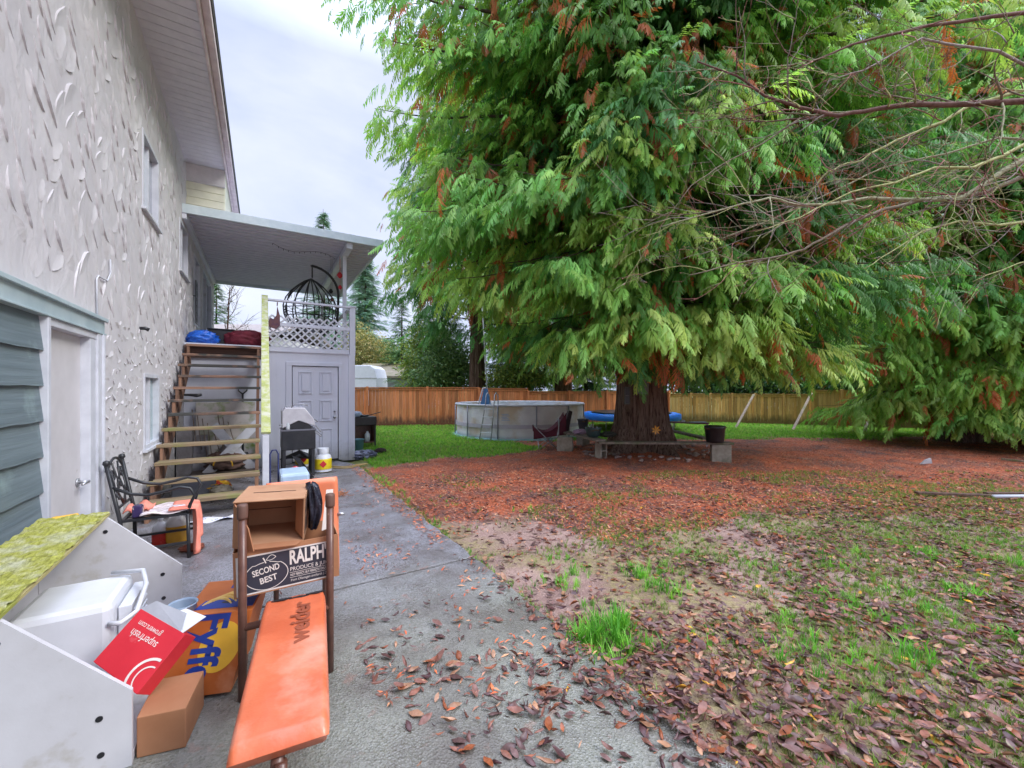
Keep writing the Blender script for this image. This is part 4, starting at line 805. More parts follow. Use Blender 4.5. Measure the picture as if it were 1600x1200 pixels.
mb = MB(); mb.tube([(x0 + .14, y0 + .02, 1.26), (x0 + .2, y0 + .02, 1.32), (x0 + .32, y0 + .02, 1.33), (x0 + .42, y0 + .02, 1.29)], .008, 6); mb.tube([(x1 - .06, y0 + .05, 1.0), (x1 + .05, y0 + .05, 1.0), (x1 + .05, y1 - .05, 1.0), (x1 - .06, y1 - .05, 1.0)], .011, 8)
for k in range(4): mb.tube([(x0 + .04 + .035 * k, y0 + .01, 1.262), (x0 + .04 + .035 * k, y0 + .01, 1.31)], .005, 5)
mb.tube([(x0 - .05, y0, .96), (x0, y0, .96)], .012, 6); mb.build('handle', M_['steel'], gr_, smooth=True)
mb = MB(); mb.bar((x1 + .01, y0 + .1, .82), (x1 + .12, y0 + .08, .72), .22, .02); mb.bar((x1 + .02, y0 + .1, .92), (x1 + .11, y0 + .08, .80), .02, .02); mb.build('side_shelf', M_['steel'], gr_, bevel=.004)
mb = MB(); mb.lathe((x0 + .09, y0 + .02, .873), [(0, 0), (.038, 0), (.04, .02), (.04, .10), (.03, .14), (.016, .18), (.016, .2), (.02, .2), (.02, .215), (0, .216)], 16); tag(mb.build('glass_bottle', glass('clear_bottle', lin(190, 196, 200), .15), smooth=True), 'small clear bottle with a dark cap on the grill rim', 'bottle')
def tank(px, py, lab, t_=None):
    q = G(px, py); c = (q.x, q.y, .014); o = thing('propane_tank', lab, 'propane tank', c, 0, 'propane tanks by the grill')
    mb = MB(); mb.lathe(c, [(.11, 0), (.11, .02), (.135, .03), (.15, .06), (.152, .09), (.152, .24), (.148, .26)], 26, True); mb.build('body', pm('yellow_paint', lin(238, 214, 40), lin(220, 192, 30), scale=6, rough=.4, bump=.05), o, smooth=True)
    mb = MB(); mb.lathe(c, [(.149, .255), (.135, .31), (.09, .345), (.03, .355), (.03, .39), (0, .39)], 26); mb.build('shoulder', M_['whiteplastic'], o, smooth=True); mb = MB(); mb.lathe(c, [(.155, .02), (.152, .03), (.15, .058), (.153, .062)], 26); mb.build('foot_ring', M_['whiteplastic'], o, smooth=True)
    mb = MB(); mb.lathe(c, [(.095, .345), (.105, .45), (.1, .455), (.09, .35)], 16); mb.build('collar', M_['whiteplastic'], o, smooth=True)
    mb = MB(); d = (Vector((0, 0, 0)) - Vector((q.x, q.y, 0))).normalized(); s_ = Vector((-d.y, d.x, 0)); s_ = -s_ if s_.dot(RT) < 0 else s_; ctr = Vector(c) + d * .154 + Vector((0, 0, .165)); mb.add([ctr + s_ * .062, ctr + Vector((0, 0, .068)), ctr - s_ * .062, ctr - Vector((0, 0, .068))], [(0, 1, 2, 3)]); mb.build('warning_diamond', M_['ink_red'], o)
    return o
tank(505, 738, 'yellow propane tank with a red diamond, right beside the grill leg'); tank(474, 730, 'second yellow propane tank, half hidden behind the grill legs')
mb = MB(); q = G(445, 750); mb.box(.22, .62, 6.95, 7.55, .014, .33); tag(mb.build('cooler', pm('ice_blue', lin(186, 206, 226), lin(168, 192, 216), scale=5, rough=.45), bevel=.04), 'pale blue plastic cooler with a flat lid by the stair post', 'cooler')
mb = MB(); a_ = P(420, 752, 6.6); hx, hy = .10, 7.3
mb.tube([(hx, hy, .05), (hx, hy, .60), (hx + .03, hy, .66), (hx + .08, hy, .66), (hx + .11, hy, .6), (hx + .11, hy, .05)], .012, 6); mb.box(hx - .04, hx + .17, hy - .1, hy + .02, .014, .12); tag(mb.build('hand_truck', pm('navy_plastic', lin(46, 56, 110), rough=.4), bevel=.006), 'small navy folding trolley handle beside the stair post', 'trolley')
mb = MB(); mb.prism([P(437, 717, 8.1), P(468, 703, 8.2), P(484, 709, 8.2), P(484, 716, 8.1), P(470, 713, 8.0)], (0, .05, -.03)); tag(mb.build('black_tray', M_['black']), 'black folded tray lying across the things under the grill', 'tray')
mb = MB(); mb.prism([P(456, 712, 7.9), P(468, 716, 7.9), P(490, 745, 7.2), P(482, 747, 7.2)], (.02, .08, -.02)); tag(mb.build('leaning_panel', M_['black']), 'narrow black panel leaning down against the grill leg', 'panel')
tag(bagmesh((P(455, 725, 8).x, 8.1, .12), (.1, .08, .11), .2, 7, .9).build('red_bag', pm('red_white_bag', lin(214, 40, 60), lin(240, 220, 220), scale=14, thr=(.55, .6), rough=.4), smooth=True), 'small red and white bag on the ground under the grill', 'bag')
q = G(530, 735); mb = MB(); mb.tube([(q.x - .35 + .05 * i, q.y + .35 + .10 * math.sin(i * .45) - .008 * i, .03) for i in range(20)], .012, 6); mb.tube([(q.x - .3 + .05 * i, q.y + .15 + .12 * math.sin(i * .4 + 1), .028) for i in range(18)], .012, 6); tag(mb.build('garden_hose', pm('tan_hose', lin(176, 150, 96), rough=.6), smooth=True), 'tan garden hose coiled on the path before the shed door', 'hose')
# black bbq behind the shed corner
g2 = thing('charcoal_grill', 'low black grill cart standing on the grass beyond the shed corner', 'grill', (2.4, 11.9, 0)); c = P(567, 690, 11.4); cx, cy = c.x, c.y
mb = MB(); mb.box(cx - .3, cx + .32, cy - .25, cy + .25, .6, .84); mb.build('body', M_['black'], g2, bevel=.02)
for sx in (-1, 1):
    for sy in (-1, 1): mb = MB(); mb.box(cx + sx * .28 - .02, cx + sx * .28 + .02, cy + sy * .22 - .02, cy + sy * .22 + .02, 0.0, .6); mb.build('leg', M_['blackmetal'], g2)
mb = MB(); mb.box(cx - .27, cx + .27, cy - .2, cy + .2, .12, .15); mb.box(cx - .27, cx + .27, cy + .2, cy + .22, .15, .6); mb.box(cx + .27, cx + .29, cy - .2, cy + .2, .15, .6); mb.build('shelf', M_['brownsteel'], g2)
mb = MB(); mb.lathe((cx, cy - .05, .842), [(0, 0), (.13, 0), (.16, .04), (.155, .04), (.125, .01), (0, .01)], 18); mb.tube([(cx + .15, cy - .05, .87), (cx + .48, cy - .02, .95)], .012, 6); tag(mb.build('frying_pan', M_['blackmetal'], smooth=True), 'frying pan with its handle up on the low black grill', 'frying pan')
tag(bagmesh((cx - .18, cy - .1, .91), (.13, .12, .075), .1, 3, .9).build('plastic_bag', pm('pale_blue_bag', lin(186, 200, 226), rough=.3, bump=.5, bs=20), smooth=True), 'pale blue plastic bag lying on the low black grill', 'bag')
mb = MB(); mb.lathe((cx + .1, cy - .1, .152), [(0, 0), (.07, 0), (.07, .2), (.03, .25), (.03, .28), (0, .28)], 14); tag(mb.build('white_bottle', M_['whiteplastic'], smooth=True), 'white bottle standing on the lower shelf of the black grill', 'bottle')
q = G(560, 705); mb = MB(); mb.lathe((q.x, q.y, .0), [(.0, .005), (.11, .005), (.14, .3), (.145, .3), (.145, .31), (.13, .3)], 18); tag(mb.build('bucket', pm('aqua_plastic', lin(130, 180, 196), rough=.4), smooth=True), 'aqua plastic bucket at the shed corner', 'bucket')
q = G(568, 716); tag(bagmesh((q.x, q.y, .07), (.27, .2, .11), .25, 14, .8).build('refuse_bag', pm('grey_bag', lin(120, 124, 148), lin(48, 50, 66), scale=11, thr=(.45, .55), rough=.35, bump=.7, bs=15, bd=.02), smooth=True), 'torn grey refuse bag slumped on the grass beside the path', 'bag')
q = G(594, 708); tag(bagmesh((q.x, q.y, .05), (.13, .1, .07), .25, 15, .8).build('dark_clump', pm('dark_clump', lin(64, 48, 44), lin(36, 26, 26), scale=20, rough=.9, bump=.8), smooth=True), 'dark soggy clump of cloth on the lawn past the refuse bag', 'cloth')
# ---------------------------------------------------------------- fences
def tinted(o, cols, per=8):
    me = o.data; at = me.attributes.new('tint', 'FLOAT_COLOR', 'POINT'); c = np.ones((len(me.vertices), 4), np.float32)
    for i, q in enumerate(cols): c[i * per:(i + 1) * per, :3] = q
    at.data.foreach_set('color', c.ravel())
def fencemat(name, dirt):
    m, t, b = newmat(name); a = t.new('ShaderNodeAttribute', attribute_name='tint'); v = t.coord((6, 6, .5))
    c = t.mix(t.ramp(t.noise(v, 2.5, 5, .7), .35, .7), a.outputs['Color'], t.mix(1.0, a.outputs['Color'], (.62, .55, .5, 1), 'MULTIPLY'))
    z = t.new('ShaderNodeSeparateXYZ'); t.l.new(t.coord(), z.inputs[0])
    c = t.mix(t.math('MULTIPLY', t.ramp(t.math('ADD', z.outputs[2], t.math('MULTIPLY', t.noise(t.coord((3, 3, 1)), 2, 4), -.7)), .12, -.16), .85), c, dirt)
    t.set(b.inputs['Base Color'], c); b.inputs['Roughness'].default_value = .8; b.inputs['Specular IOR Level'].default_value = .2; return m
def fence(name, lab, nodes, base, mt, posts, seed, rails=True):
    """nodes: (px, t, ztop); posts: px list"""
    rd = random.Random(seed); pts = [P(px, 608, t_) for px, t_, z in nodes]; zt = [z for _, _, z in nodes]
    root = thing(name, lab, 'fence', (pts[0].x, pts[0].y, 0))
    def at(px):
        for i in range(len(nodes) - 1):
            if nodes[i][0] <= px <= nodes[i + 1][0] + 1e-6:
                # intersect the ray with the segment
                a, b_ = pts[i], pts[i + 1]; q = (px - 800) / F; d = FW + RT * q; e = b_ - a
                den = d.x * e.y - d.y * e.x; s_ = (a.x * d.y - a.y * d.x) / (den if abs(den) > 1e-9 else 1e-9); s_ = min(1, max(0, s_))
                return a + e * s_, e.normalized(), zt[i] if zt[i] == zt[i + 1] or s_ < .999 else zt[i + 1]
        return pts[-1], (pts[-1] - pts[-2]).normalized(), zt[-1]
    for i in range(len(posts) - 1):
        a, d, z0 = at(posts[i] + .01); b_, _, _ = at(posts[i + 1] - .01); d = (b_ - a); L = Vector((d.x, d.y, 0)).length; d = Vector((d.x, d.y, 0)).normalized(); nn = Vector((d.y, -d.x, 0))
        if nn.dot(FW) > 0: nn = -nn
        mb = MB(); cols = []; s_ = .06
        while s_ < L - .06:
            wd = min(.138, L - .05 - s_); c = a + d * (s_ + wd / 2); zz = z0 - .03 + rd.uniform(-.016, .006); k = rd.uniform(.68, 1.14) * (1 if rd.random() < .9 else .75); h = rd.uniform(-.08, .08)
            o_ = nn * rd.uniform(0, .006); mb.bar(Vector((c.x, c.y, -.08)) + o_, Vector((c.x, c.y, zz)) + o_, wd - .004, .018, up=tuple(nn)); cols.append((base[0] * k * (1 + h), base[1] * k, base[2] * k * (1 - h))); s_ += .142
        o = mb.build('panel', mt, root); tinted(o, cols)
        for z_, o__, w__, h__, k_ in ((z0 - .012, .01, .10, .035, .7), (z0 - .085, .022, .02, .09, .9), (.06, .022, .02, .12, .9)):
            mb = MB(); mb.bar(Vector((a.x, a.y, z_)) + nn * o__, Vector((b_.x, b_.y, z_)) + nn * o__, w__, h__); o = mb.build('rail', mt, root); tinted(o, [tuple(x * k_ for x in base[:3])])
    for px in posts:
        a, d, z0 = at(px); mb = MB(); nn = Vector((d.y, -d.x, 0)); nn = -nn if nn.dot(FW) > 0 else nn; p0 = Vector((a.x, a.y, 0)) + nn * .035
        mb.bar(p0 - Vector((0, 0, .1)), p0 + Vector((0, 0, z0 + .035)), .095, .095, up=tuple(nn)); o = mb.build('post', mt, root, bevel=.004); tinted(o, [tuple(x * .88 for x in base[:3])])
    return at
brown = lin(232, 150, 100)[:3]; yel = lin(240, 192, 120)[:3]
fm1 = fencemat('cedar_fence', lin(90, 64, 54)); fm2 = fencemat('weathered_fence', lin(110, 96, 58))
fence('board_fence', 'reddish brown cedar board fence behind the round pool', [(470, 17.4, 1.68), (680, 18.0, 1.64), (825, 18.9, 1.50), (1046, 20.6, 1.49)], brown, fm1, [480, 574, 668, 748, 825, 889, 948, 1000, 1045], 5)
yat = fence('board_fence', 'yellowish weathered board fence running behind the big cedar to the far side', [(1046, 20.6, 1.38), (1270, 17.95, 1.56), (1720, 14.4, 1.60)], yel, fm2, [1046.5, 1080, 1110, 1144, 1180, 1225, 1270, 1315, 1360, 1405, 1462, 1525, 1600, 1690], 6)
wood_gr = wood('weathered_grey_wood', lin(156, 140, 120), lin(112, 98, 84), 2, moss=lin(110, 108, 72))
for lab, a_, b_ in (('long diagonal wooden brace leaning on the yellowish fence nearest the big cedar', (1178, 18.6, 1.36), (1149, 16.9)), ('pale wooden brace leaning on the fence in the middle of the three', (1268, 17.8, 1.42), (1238, 15.9)), ('short dark brace leaning on the fence under the hanging cedar boughs', (1362, 16.9, .95), (1351, 15.2))):
    p = P(a_[0], 608, a_[1]); q = P(b_[0], 608, b_[1]); mb = MB(); mb.bar((q.x, q.y, -.03), (p.x, p.y, a_[2]), .09, .04); tag(mb.build('fence_brace', wood_gr), lab, 'brace', 'wooden braces leaning on the fence')
# ---------------------------------------------------------------- pool
pc = P(812, 608, 15.1); pr = 2.33; PH = 1.08
pool = thing('frame_pool', 'round above ground pool with pale grey fabric wall and white rim', 'pool', (pc.x, pc.y, 0))
fab = pm('pool_fabric', lin(232, 229, 230), lin(218, 214, 218), scale=2.2, c3=lin(206, 182, 160), s3=.9, t3=(.5, .66), rough=.6, bump=.6, bs=3, bd=.04)
mb = MB()
def pw(u, v):
    a = u * 2 * math.pi; bul = .03 * math.sin(math.pi * v) * (1 - abs(math.cos(6 * a))) + .012 * math.sin(21 * a + 5 * v) * math.sin(math.pi * v); r = pr - .04 + bul - (.05 if v < .02 else 0)
    return Vector((pc.x + r * math.cos(a), pc.y + r * math.sin(a), PH * v))
mb.grid(pw, 180, 14); mb.build('wall', fab, pool, smooth=True)
mb = MB(); n = 60; mb.tube([(pc.x + pr * math.cos(2 * math.pi * i / n), pc.y + pr * math.sin(2 * math.pi * i / n), PH) for i in range(n + 1)], .033, 10, cap=False); mb.build('rim', M_['paint'], pool, smooth=True)
mb = MB(); mb.grid(lambda u, v: Vector((pc.x + (pr + .012) * math.cos(u * 6.2832), pc.y + (pr + .012) * math.sin(u * 6.2832), .36 + .12 * v)), 90, 1); mb.build('belt', pm('belt_grey', lin(196, 188, 200), rough=.6), pool, smooth=True)
for i in range(12):
    a = 2 * math.pi * (i + .35) / 12; c, s_ = math.cos(a), math.sin(a); mb = MB(); mb.tube([(pc.x + (pr + .03) * c, pc.y + (pr + .03) * s_, 0), (pc.x + (pr + .02) * c, pc.y + (pr + .02) * s_, PH - .02)], .022, 8); mb.build('post', pm('post_grey', lin(150, 150, 160), rough=.4, metal=.2) if i == 0 else bpy.data.materials['post_grey'], pool, smooth=True)
mb = MB(); mb.lathe((pc.x, pc.y, .85), [(0, 0), (pr - .05, 0)], 60); mb.build('water_surface', glass('pool_water', lin(90, 120, 130), .03), pool)
mb = MB(); mb.lathe((pc.x, pc.y, .0), [(pr - .12, .035), (pr + .1, .03), (pr + .16, .0)], 60); mb.build('ground_skirt', pm('skirt', lin(150, 190, 196), lin(120, 160, 160), rough=.5), pool, smooth=True)
m0 = P(790, 645, 12.78); nd = Vector((m0.x - pc.x, m0.y - pc.y, 0)).normalized(); s_ = Vector((-nd.y, nd.x, 0)); mb = MB()
for i in range(5): mb.add([Vector((pc.x, pc.y, 0)) + nd * (pr + .012) + s_ * (dx * .01) + Vector((0, 0, .62 + .045 * i + dz)) for dx, dz in ((-14 + 3 * (i % 2), 0), (13 - 4 * (i % 3), 0), (13 - 4 * (i % 3), .018), (-14 + 3 * (i % 2), .018))], [(0, 1, 2, 3)])
mb.build('printed_mark', pm('faint_blue', lin(150, 176, 214), rough=.6), pool)
# ladder outside
ld = thing('pool_ladder', 'white A frame ladder standing against the front of the pool', 'ladder', (P(765, 688, 12.6).x, P(765, 688, 12.6).y, 0))
base = P(765, 608, 12.9); nd = Vector((base.x - pc.x, base.y - pc.y, 0)).normalized(); s_ = Vector((-nd.y, nd.x, 0)); s_ = -s_ if s_.dot(RT) < 0 else s_; cc = Vector((pc.x, pc.y, 0)) + nd * (pr + .0)
for sg in (-1, 1):
    mb = MB(); w0, w1 = .20, .15; mb.tube([cc + nd * .38 + s_ * sg * w0, cc + nd * .08 + s_ * sg * w1 + Vector((0, 0, 1.12)), cc + nd * .02 + s_ * sg * w1 + Vector((0, 0, 1.42)), cc - nd * .08 + s_ * sg * w1 + Vector((0, 0, 1.50)), cc - nd * .2 + s_ * sg * w1 + Vector((0, 0, 1.4)), cc - nd * .24 + s_ * sg * w1 + Vector((0, 0, .86))], .016, 8); mb.build('rail', M_['steel'], ld, smooth=True)
for k in range(4):
    z = .25 + .24 * k; mb = MB(); q = 1 - z / 1.12; mb.bar(cc + nd * (.08 + .3 * q) - s_ * (.15 + .05 * q) + Vector((0, 0, z)), cc + nd * (.08 + .3 * q) + s_ * (.15 + .05 * q) + Vector((0, 0, z)), .07, .025); mb.build('step', M_['whiteplastic'], ld, bevel=.004)
p0 = P(759, 608, 13.6)
mb = MB(); mb.prism([p0 - RT * .24 + Vector((0, 0, -EYE + .86)), p0 + RT * .22 + Vector((0, 0, -EYE + .86)), p0 + RT * .06 + Vector((0, 0, .02)), p0 - RT * .06 + Vector((0, 0, .02))], FW * .12)
tag(mb.build('pool_slide', pm('slide_blue', lin(92, 148, 204), lin(78, 132, 190), rough=.4), bevel=.02), 'blue tapered plastic panel rising inside the pool beside the ladder', 'panel')
mb = MB(); mb.tube([p0 - RT * .30 + Vector((0, 0, -.7)), p0 - RT * .09 + Vector((0, 0, .04)), p0 + RT * .0 + Vector((0, 0, .05))], .022, 8); tag(mb.build('white_pipe', M_['whiteplastic'], smooth=True), 'white bent pipe hooked over the blue panel at the pool', 'pipe')
mb = MB(); mb.tube([P(763, 640, 13.9), P(752, 452, 13.9)], .02, 8); tag(mb.build('skimmer_pole', pm('pole_white', lin(206, 206, 200), rough=.4), smooth=True), 'long pale skimmer pole standing up from the pool into the branches', 'pole')
# ---------------------------------------------------------------- trampoline
tc_ = P(985, 608, 16.6); trp = thing('trampoline', 'round trampoline with a bright blue padded edge behind the cedar trunk', 'trampoline', (tc_.x, tc_.y, 0)); tr = 1.85; n = 48
bl = pm('blue_vinyl', lin(30, 128, 222), lin(20, 110, 206), scale=3, rough=.4, bump=.4, bs=5, bd=.02)
mb = MB(); mb.lathe((tc_.x, tc_.y, 0), [(tr - .3, .64), (tr - .05, .66), (tr + .06, .63), (tr + .07, .42), (tr + .05, .40)], 48); mb.build('edge_pad', bl, trp, smooth=True)
mb = MB(); mb.lathe((tc_.x, tc_.y, .69), [(0, 0), (tr - .28, 0)], 48); mb.build('jumping_mat', M_['black'], trp)
for i in range(8):
    a = 2 * math.pi * (i + .3) / 8; c = Vector((math.cos(a), math.sin(a), 0)); mb = MB(); s_ = Vector((-c.y, c.x, 0)); b0 = tc_ * 1; b0.z = 0; mb.tube([b0 + c * (tr - .05) + Vector((0, 0, .66)), b0 + c * (tr - .05) + Vector((0, 0, .0))], .022, 8); mb.build('leg', M_['steel'], trp, smooth=True)
# ---------------------------------------------------------------- benches, blocks, pots around the trunk
def cblock(px, py, lab, rz=0.0, stand=True, col='block', s_=1.0, z=0.0):
    q = G(px, py); o = thing('cinder_block', lab, 'concrete block', (q.x, q.y, z), rz, 'concrete blocks carrying the plank seats')
    L, W, H = .39 * s_, .19 * s_, .19 * s_; mb = MB(); Mx = Matrix.Translation((q.x, q.y, z)) @ Matrix.Rotation(rz, 4, 'Z')
    e = .03; H2 = H
    def bx(*a): mb.box(*a, M=Mx)
    if stand:  # holes face the viewer, block stands on its end
        bx(-W / 2, W / 2, -.1, .1, 0, e); bx(-W / 2, W / 2, -.1, .1, L - e, L); bx(-W / 2, W / 2, -.1, .1, L / 2 - e / 2, L / 2 + e / 2)
        for sx in (-1, 1): bx(min(sx * W / 2, sx * (W / 2 - e)), max(sx * W / 2, sx * (W / 2 - e)), -.1, .1, e, L / 2 - e / 2); bx(min(sx * W / 2, sx * (W / 2 - e)), max(sx * W / 2, sx * (W / 2 - e)), -.1, .1, L / 2 + e / 2, L - e)
        bx(-W / 2 + e, W / 2 - e, .03, .05, e, L / 2 - e / 2); bx(-W / 2 + e, W / 2 - e, .03, .05, L / 2 + e / 2, L - e)
    else:
        bx(-L / 2, L / 2, -W / 2, W / 2, 0, H)
        if H < .2: bx(-L / 2, L / 2, -W / 2 + .005, W / 2 + .004, H + .001, 2 * H)
    mb.build('block', M_[col], o, bevel=.006); return o
vw = -AL
cblock(939, 717, 'upright concrete block with two dark holes facing the viewer under the front plank', vw + .5); cblock(883, 706, 'pale concrete block under the far end of the slanting plank by the camp chair', vw - .3, False)
cblock(1126, 722, 'solid looking concrete blocks under the front plank below the black pot', vw - .25, False); M_['ybrick'] = pm('yellow_brick', lin(176, 142, 92), lin(150, 118, 76), scale=7, rough=.9); cblock(1010, 711, 'small yellowish brick pair under the middle of the front plank', vw, False, 'ybrick', .9)
pk = wood('plank_grey', lin(140, 126, 112), lin(98, 86, 78), 0, moss=lin(96, 100, 70)); pk2 = wood('plank_grey_y', lin(140, 126, 112), lin(98, 86, 78), 1)
pz = .40
def plank(a, b_, lab, w_=.26, mt=pk): mb = MB(); mb.bar(a, b_, w_, .045); tag(mb.build('plank_bench', mt, bevel=.004), lab, 'plank seat', 'plank seats round the big cedar')
a1 = G(938, 692 + 0, pz); a2 = G(1134, 693, pz); a1.z = a2.z = pz + .01; plank(a1 + (a2 - a1).normalized() * -.05, a2 + (a2 - a1).normalized() * .12, 'long dark plank seat across the front of the cedar trunk'); b1 = G(884, 677, pz + .02); b1.z = pz + .055; b2 = a1 + Vector((-.02, -.05, .045)); plank(b1, b2, 'plank seat slanting from the camp chair to the front plank', .24, pk2)
c1 = G(1104, 686, pz); c1.z = pz + .01; c2 = G(1052, 674, pz); c2.z = pz + .01; plank(c1, c2, 'plank seat on the far side of the trunk beside the brown table', .22, pk2)
# brown side table
tb = thing('side_table', 'narrow brown table with thin legs behind the plank seat', 'table', (P(1080, 662, 11.6).x, P(1080, 662, 11.6).y, 0)); q0 = P(1047, 659, 11.7); q1 = P(1108, 663, 11.2); q0.z = q1.z = .66
mb = MB(); mb.bar(q0, q1, .42, .03); mb.build('table_top', wood('red_brown_wood', lin(128, 78, 72), lin(96, 58, 54), 0), tb, bevel=.004); dd_ = (q1 - q0).normalized(); sd = Vector((-dd_.y, dd_.x, 0))
for f_ in (.05, .95):
    for g_ in (-.17, .17): p = q0.lerp(q1, f_) + sd * g_; mb = MB(); mb.tube([(p.x, p.y, 0), (p.x, p.y, .645)], .014, 6); mb.build('leg', M_['steel'], tb)
p = P(1068, 656, 11.5); tag(MB().blob((p.x, p.y, .70), (.06, .05, .04), 12, 8, .1, 3).build('small_item', M_['whiteplastic'], smooth=True), 'small white lump on the brown table', 'bowl')
p = P(1090, 658, 11.4); mb = MB(); mb.bar((p.x - .2, p.y + .1, .685), (p.x + .2, p.y - .1, .685), .14, .012); tag(mb.build('folder', pm('paleblue', lin(170, 190, 214), rough=.4)), 'pale blue flat sheet lying on the brown table', 'sheet')
def pot(name, lab, c, prof, mt, soil=True, items=0, seed=1):
    o = thing(name, lab, 'plant pot', c); mb = MB(); mb.lathe(c, prof, 26); mb.build('pot_body', mt, o, smooth=True); rt = prof[-3][0] if len(prof) > 3 else .1
    h = max(z for r, z in prof); rmax = max(r for r, z in prof)
    mb = MB(); mb.blob((c[0], c[1], c[2] + h - .05), (rmax * .86, rmax * .86, .05), 16, 8, .25, seed); mb.build('soil', pm('pot_soil' + str(seed), lin(110, 88, 66), lin(70, 60, 48), scale=18, rough=.95), o, smooth=True)
    rd = random.Random(seed)
    if items:
        mb = MB()
        for k in range(items): a = rd.uniform(0, 6.3); p = Vector(c) + Vector((math.cos(a) * rmax * .5, math.sin(a) * rmax * .5, h - .03)); mb.tube([p, p + Vector((rd.uniform(-.05, .05), rd.uniform(-.05, .05), rd.uniform(.05, .13)))], .008, 5)
        mb.build('stems', M_['paint'], o)
p = P(1117, 694, 9.0); pot('plant_pot', 'big black square-shouldered plant pot on the end of the front plank', (p.x, p.y, pz + .035), [(0, 0), (.17, 0), (.185, .05), (.205, .30), (.215, .31), (.215, .36), (.2, .36), (.19, .3)], M_['black'], seed=2)
p = P(927, 690, 9.6); pot('plant_pot', 'wide dark green bowl pot on the plank by the trunk', (p.x, p.y, pz + .075), [(0, 0), (.10, 0), (.15, .05), (.175, .15), (.185, .2), (.19, .23), (.175, .23), (.165, .18)], pm('green_glaze', lin(62, 84, 84), lin(44, 62, 64), rough=.35), items=4, seed=3)
p = P(911, 673, 11.4); pot('plant_pot', 'tall dark grey pot with pale stalks standing near the pool edge', (p.x, p.y, .44), [(0, 0), (.10, 0), (.12, .1), (.145, .29), (.155, .30), (.155, .33), (.14, .33), (.13, .28)], pm('pot_grey', lin(74, 76, 84), rough=.5), items=7, seed=4)
mb = MB(); mb.box(p.x - .13, p.x + .13, p.y - .13, p.y + .13, 0, .438); tag(mb.build('pot_stand', M_['block'], bevel=.01), 'pale block stand under the tall grey pot', 'stand')
p = P(960, 688, 10.0); 
for k, (px, py, tt, r, lab, c) in enumerate(((906, 687, 10.3, .12, 'purple and white plastic bag on the slanting plank', lin(190, 160, 190)), (949, 686, 9.7, .14, 'dark leafy heap in a shallow dish beside the green bowl pot', lin(60, 60, 52)))):
    q = P(px, py, tt); tag(bagmesh((q.x, q.y, pz + .13), (r * 1.5, r, .06), .25, 20 + k, .9).build('plastic_bag' if k == 0 else 'leaf_heap', pm('bagc%d' % k, c, tuple(x * .6 for x in c[:3]) + (1,), scale=12, rough=.6, bump=.5, bs=15, bd=.01), smooth=True), lab, 'bag' if k == 0 else 'heap')
# camp chair
cc = thing('camp_chair', 'maroon fabric camp chair with crossed metal legs facing away by the pool', 'chair', (P(857, 700, 11.1).x, P(857, 700, 11.1).y, 0))
o_ = P(857, 608, 11.1); o_.z = 0; X_ = RT; Y_ = FW
def cp(a, b_, z): return o_ + X_ * a + Y_ * b_ + Vector((0, 0, z))
mar = pm('maroon_canvas', lin(92, 26, 44), lin(70, 18, 34), scale=6, rough=.8, bump=.4)
mb = MB()
def sling(u, v):  # u across depth, v along from front-left to back-right
    a = -.42 + .86 * v; zc = .66 - .42 * math.sin(math.pi * min(1, v * 1.05 + .12)) * .55 - (0 if v < .8 else 0); zc = .70 - .30 * math.sin(math.pi * (v * .8 + .1)) + .36 * v ** 2
    return cp(a, (u - .5) * .62, zc - .14 * math.sin(math.pi * u))
mb.grid(sling, 10, 14); mb.grid(lambda u, v: cp(-.42 + .86 * u, -.31 + .02 * math.sin(3 * u), .28 + .12 * u + v * (.70 - .30 * math.sin(math.pi * (u * .8 + .1)) + .36 * u ** 2 - .28 - .12 * u)), 14, 6)
mb.build('sling', mar, cc, smooth=True, solid=.012)
mb = MB()
for sy in (-.3, .3):
    mb.tube([cp(-.40, sy, .62), cp(.22, sy, 0)], .013, 6); mb.tube([cp(-.28, sy, 0), cp(.2, sy, .34), cp(.28, sy, .80)], .013, 6)
mb.tube([cp(-.28, -.3, .0), cp(-.28, .3, .3)], .012, 6); mb.tube([cp(.24, -.3, .02), cp(-.3, .3, .3)], .012, 6); mb.tube([cp(.24, -.31, .02), cp(.24, -.31, .85)], .013, 6); mb.build('leg_frame', M_['steel'], cc, smooth=True)
q = P(887, 677, 11.6); mb = MB(); mb.prism([q + RT * a + Vector((0, 0, z)) for a, z in ((-.16, .0), (.02, .02), (.14, .62), (.04, .64))], FW * .4); tag(mb.build('folded_chair', pm('dark_brown_fabric', lin(60, 36, 40), lin(44, 26, 30), rough=.7), bevel=.02), 'dark brown upright chair back beyond the maroon camp chair', 'chair')
# things on the big trunk
q = P(980, 618, 9.72); n3 = -FW
def facing(c, w_, h_, roll, th=.02): u = (RT * math.cos(roll) + Vector((0, 0, 1)) * math.sin(roll)); v = (Vector((0, 0, 1)) * math.cos(roll) - RT * math.sin(roll)); return [c + u * (sx * w_ / 2) + v * (sy * h_ / 2) for sx, sy in ((-1, -1), (1, -1), (1, 1), (-1, 1))], u, v
o = thing('fairy_window', 'small dark two-pane window frame fixed to the side of the trunk', 'window frame', tuple(q)); mb = MB()
for a_, b_ in (((-.06, -.21), (-.06, .21)), ((.06, -.21), (.06, .21)), ((-.06, -.2), (.06, -.2)), ((-.06, .2), (.06, .2)), ((-.06, 0), (.06, 0))): mb.bar(q + RT * a_[0] + Vector((0, 0, a_[1])), q + RT * b_[0] + Vector((0, 0, b_[1])), .022, .022)
mb.build('frame', pm('olive_frame', lin(84, 84, 76), rough=.6), o); mb = MB(); mb.prism([q + RT * a + Vector((0, 0, z)) for a, z in ((-.05, -.19), (.05, -.19), (.05, .19), (-.05, .19))], FW * .02); mb.build('pane', M_['black'], o)
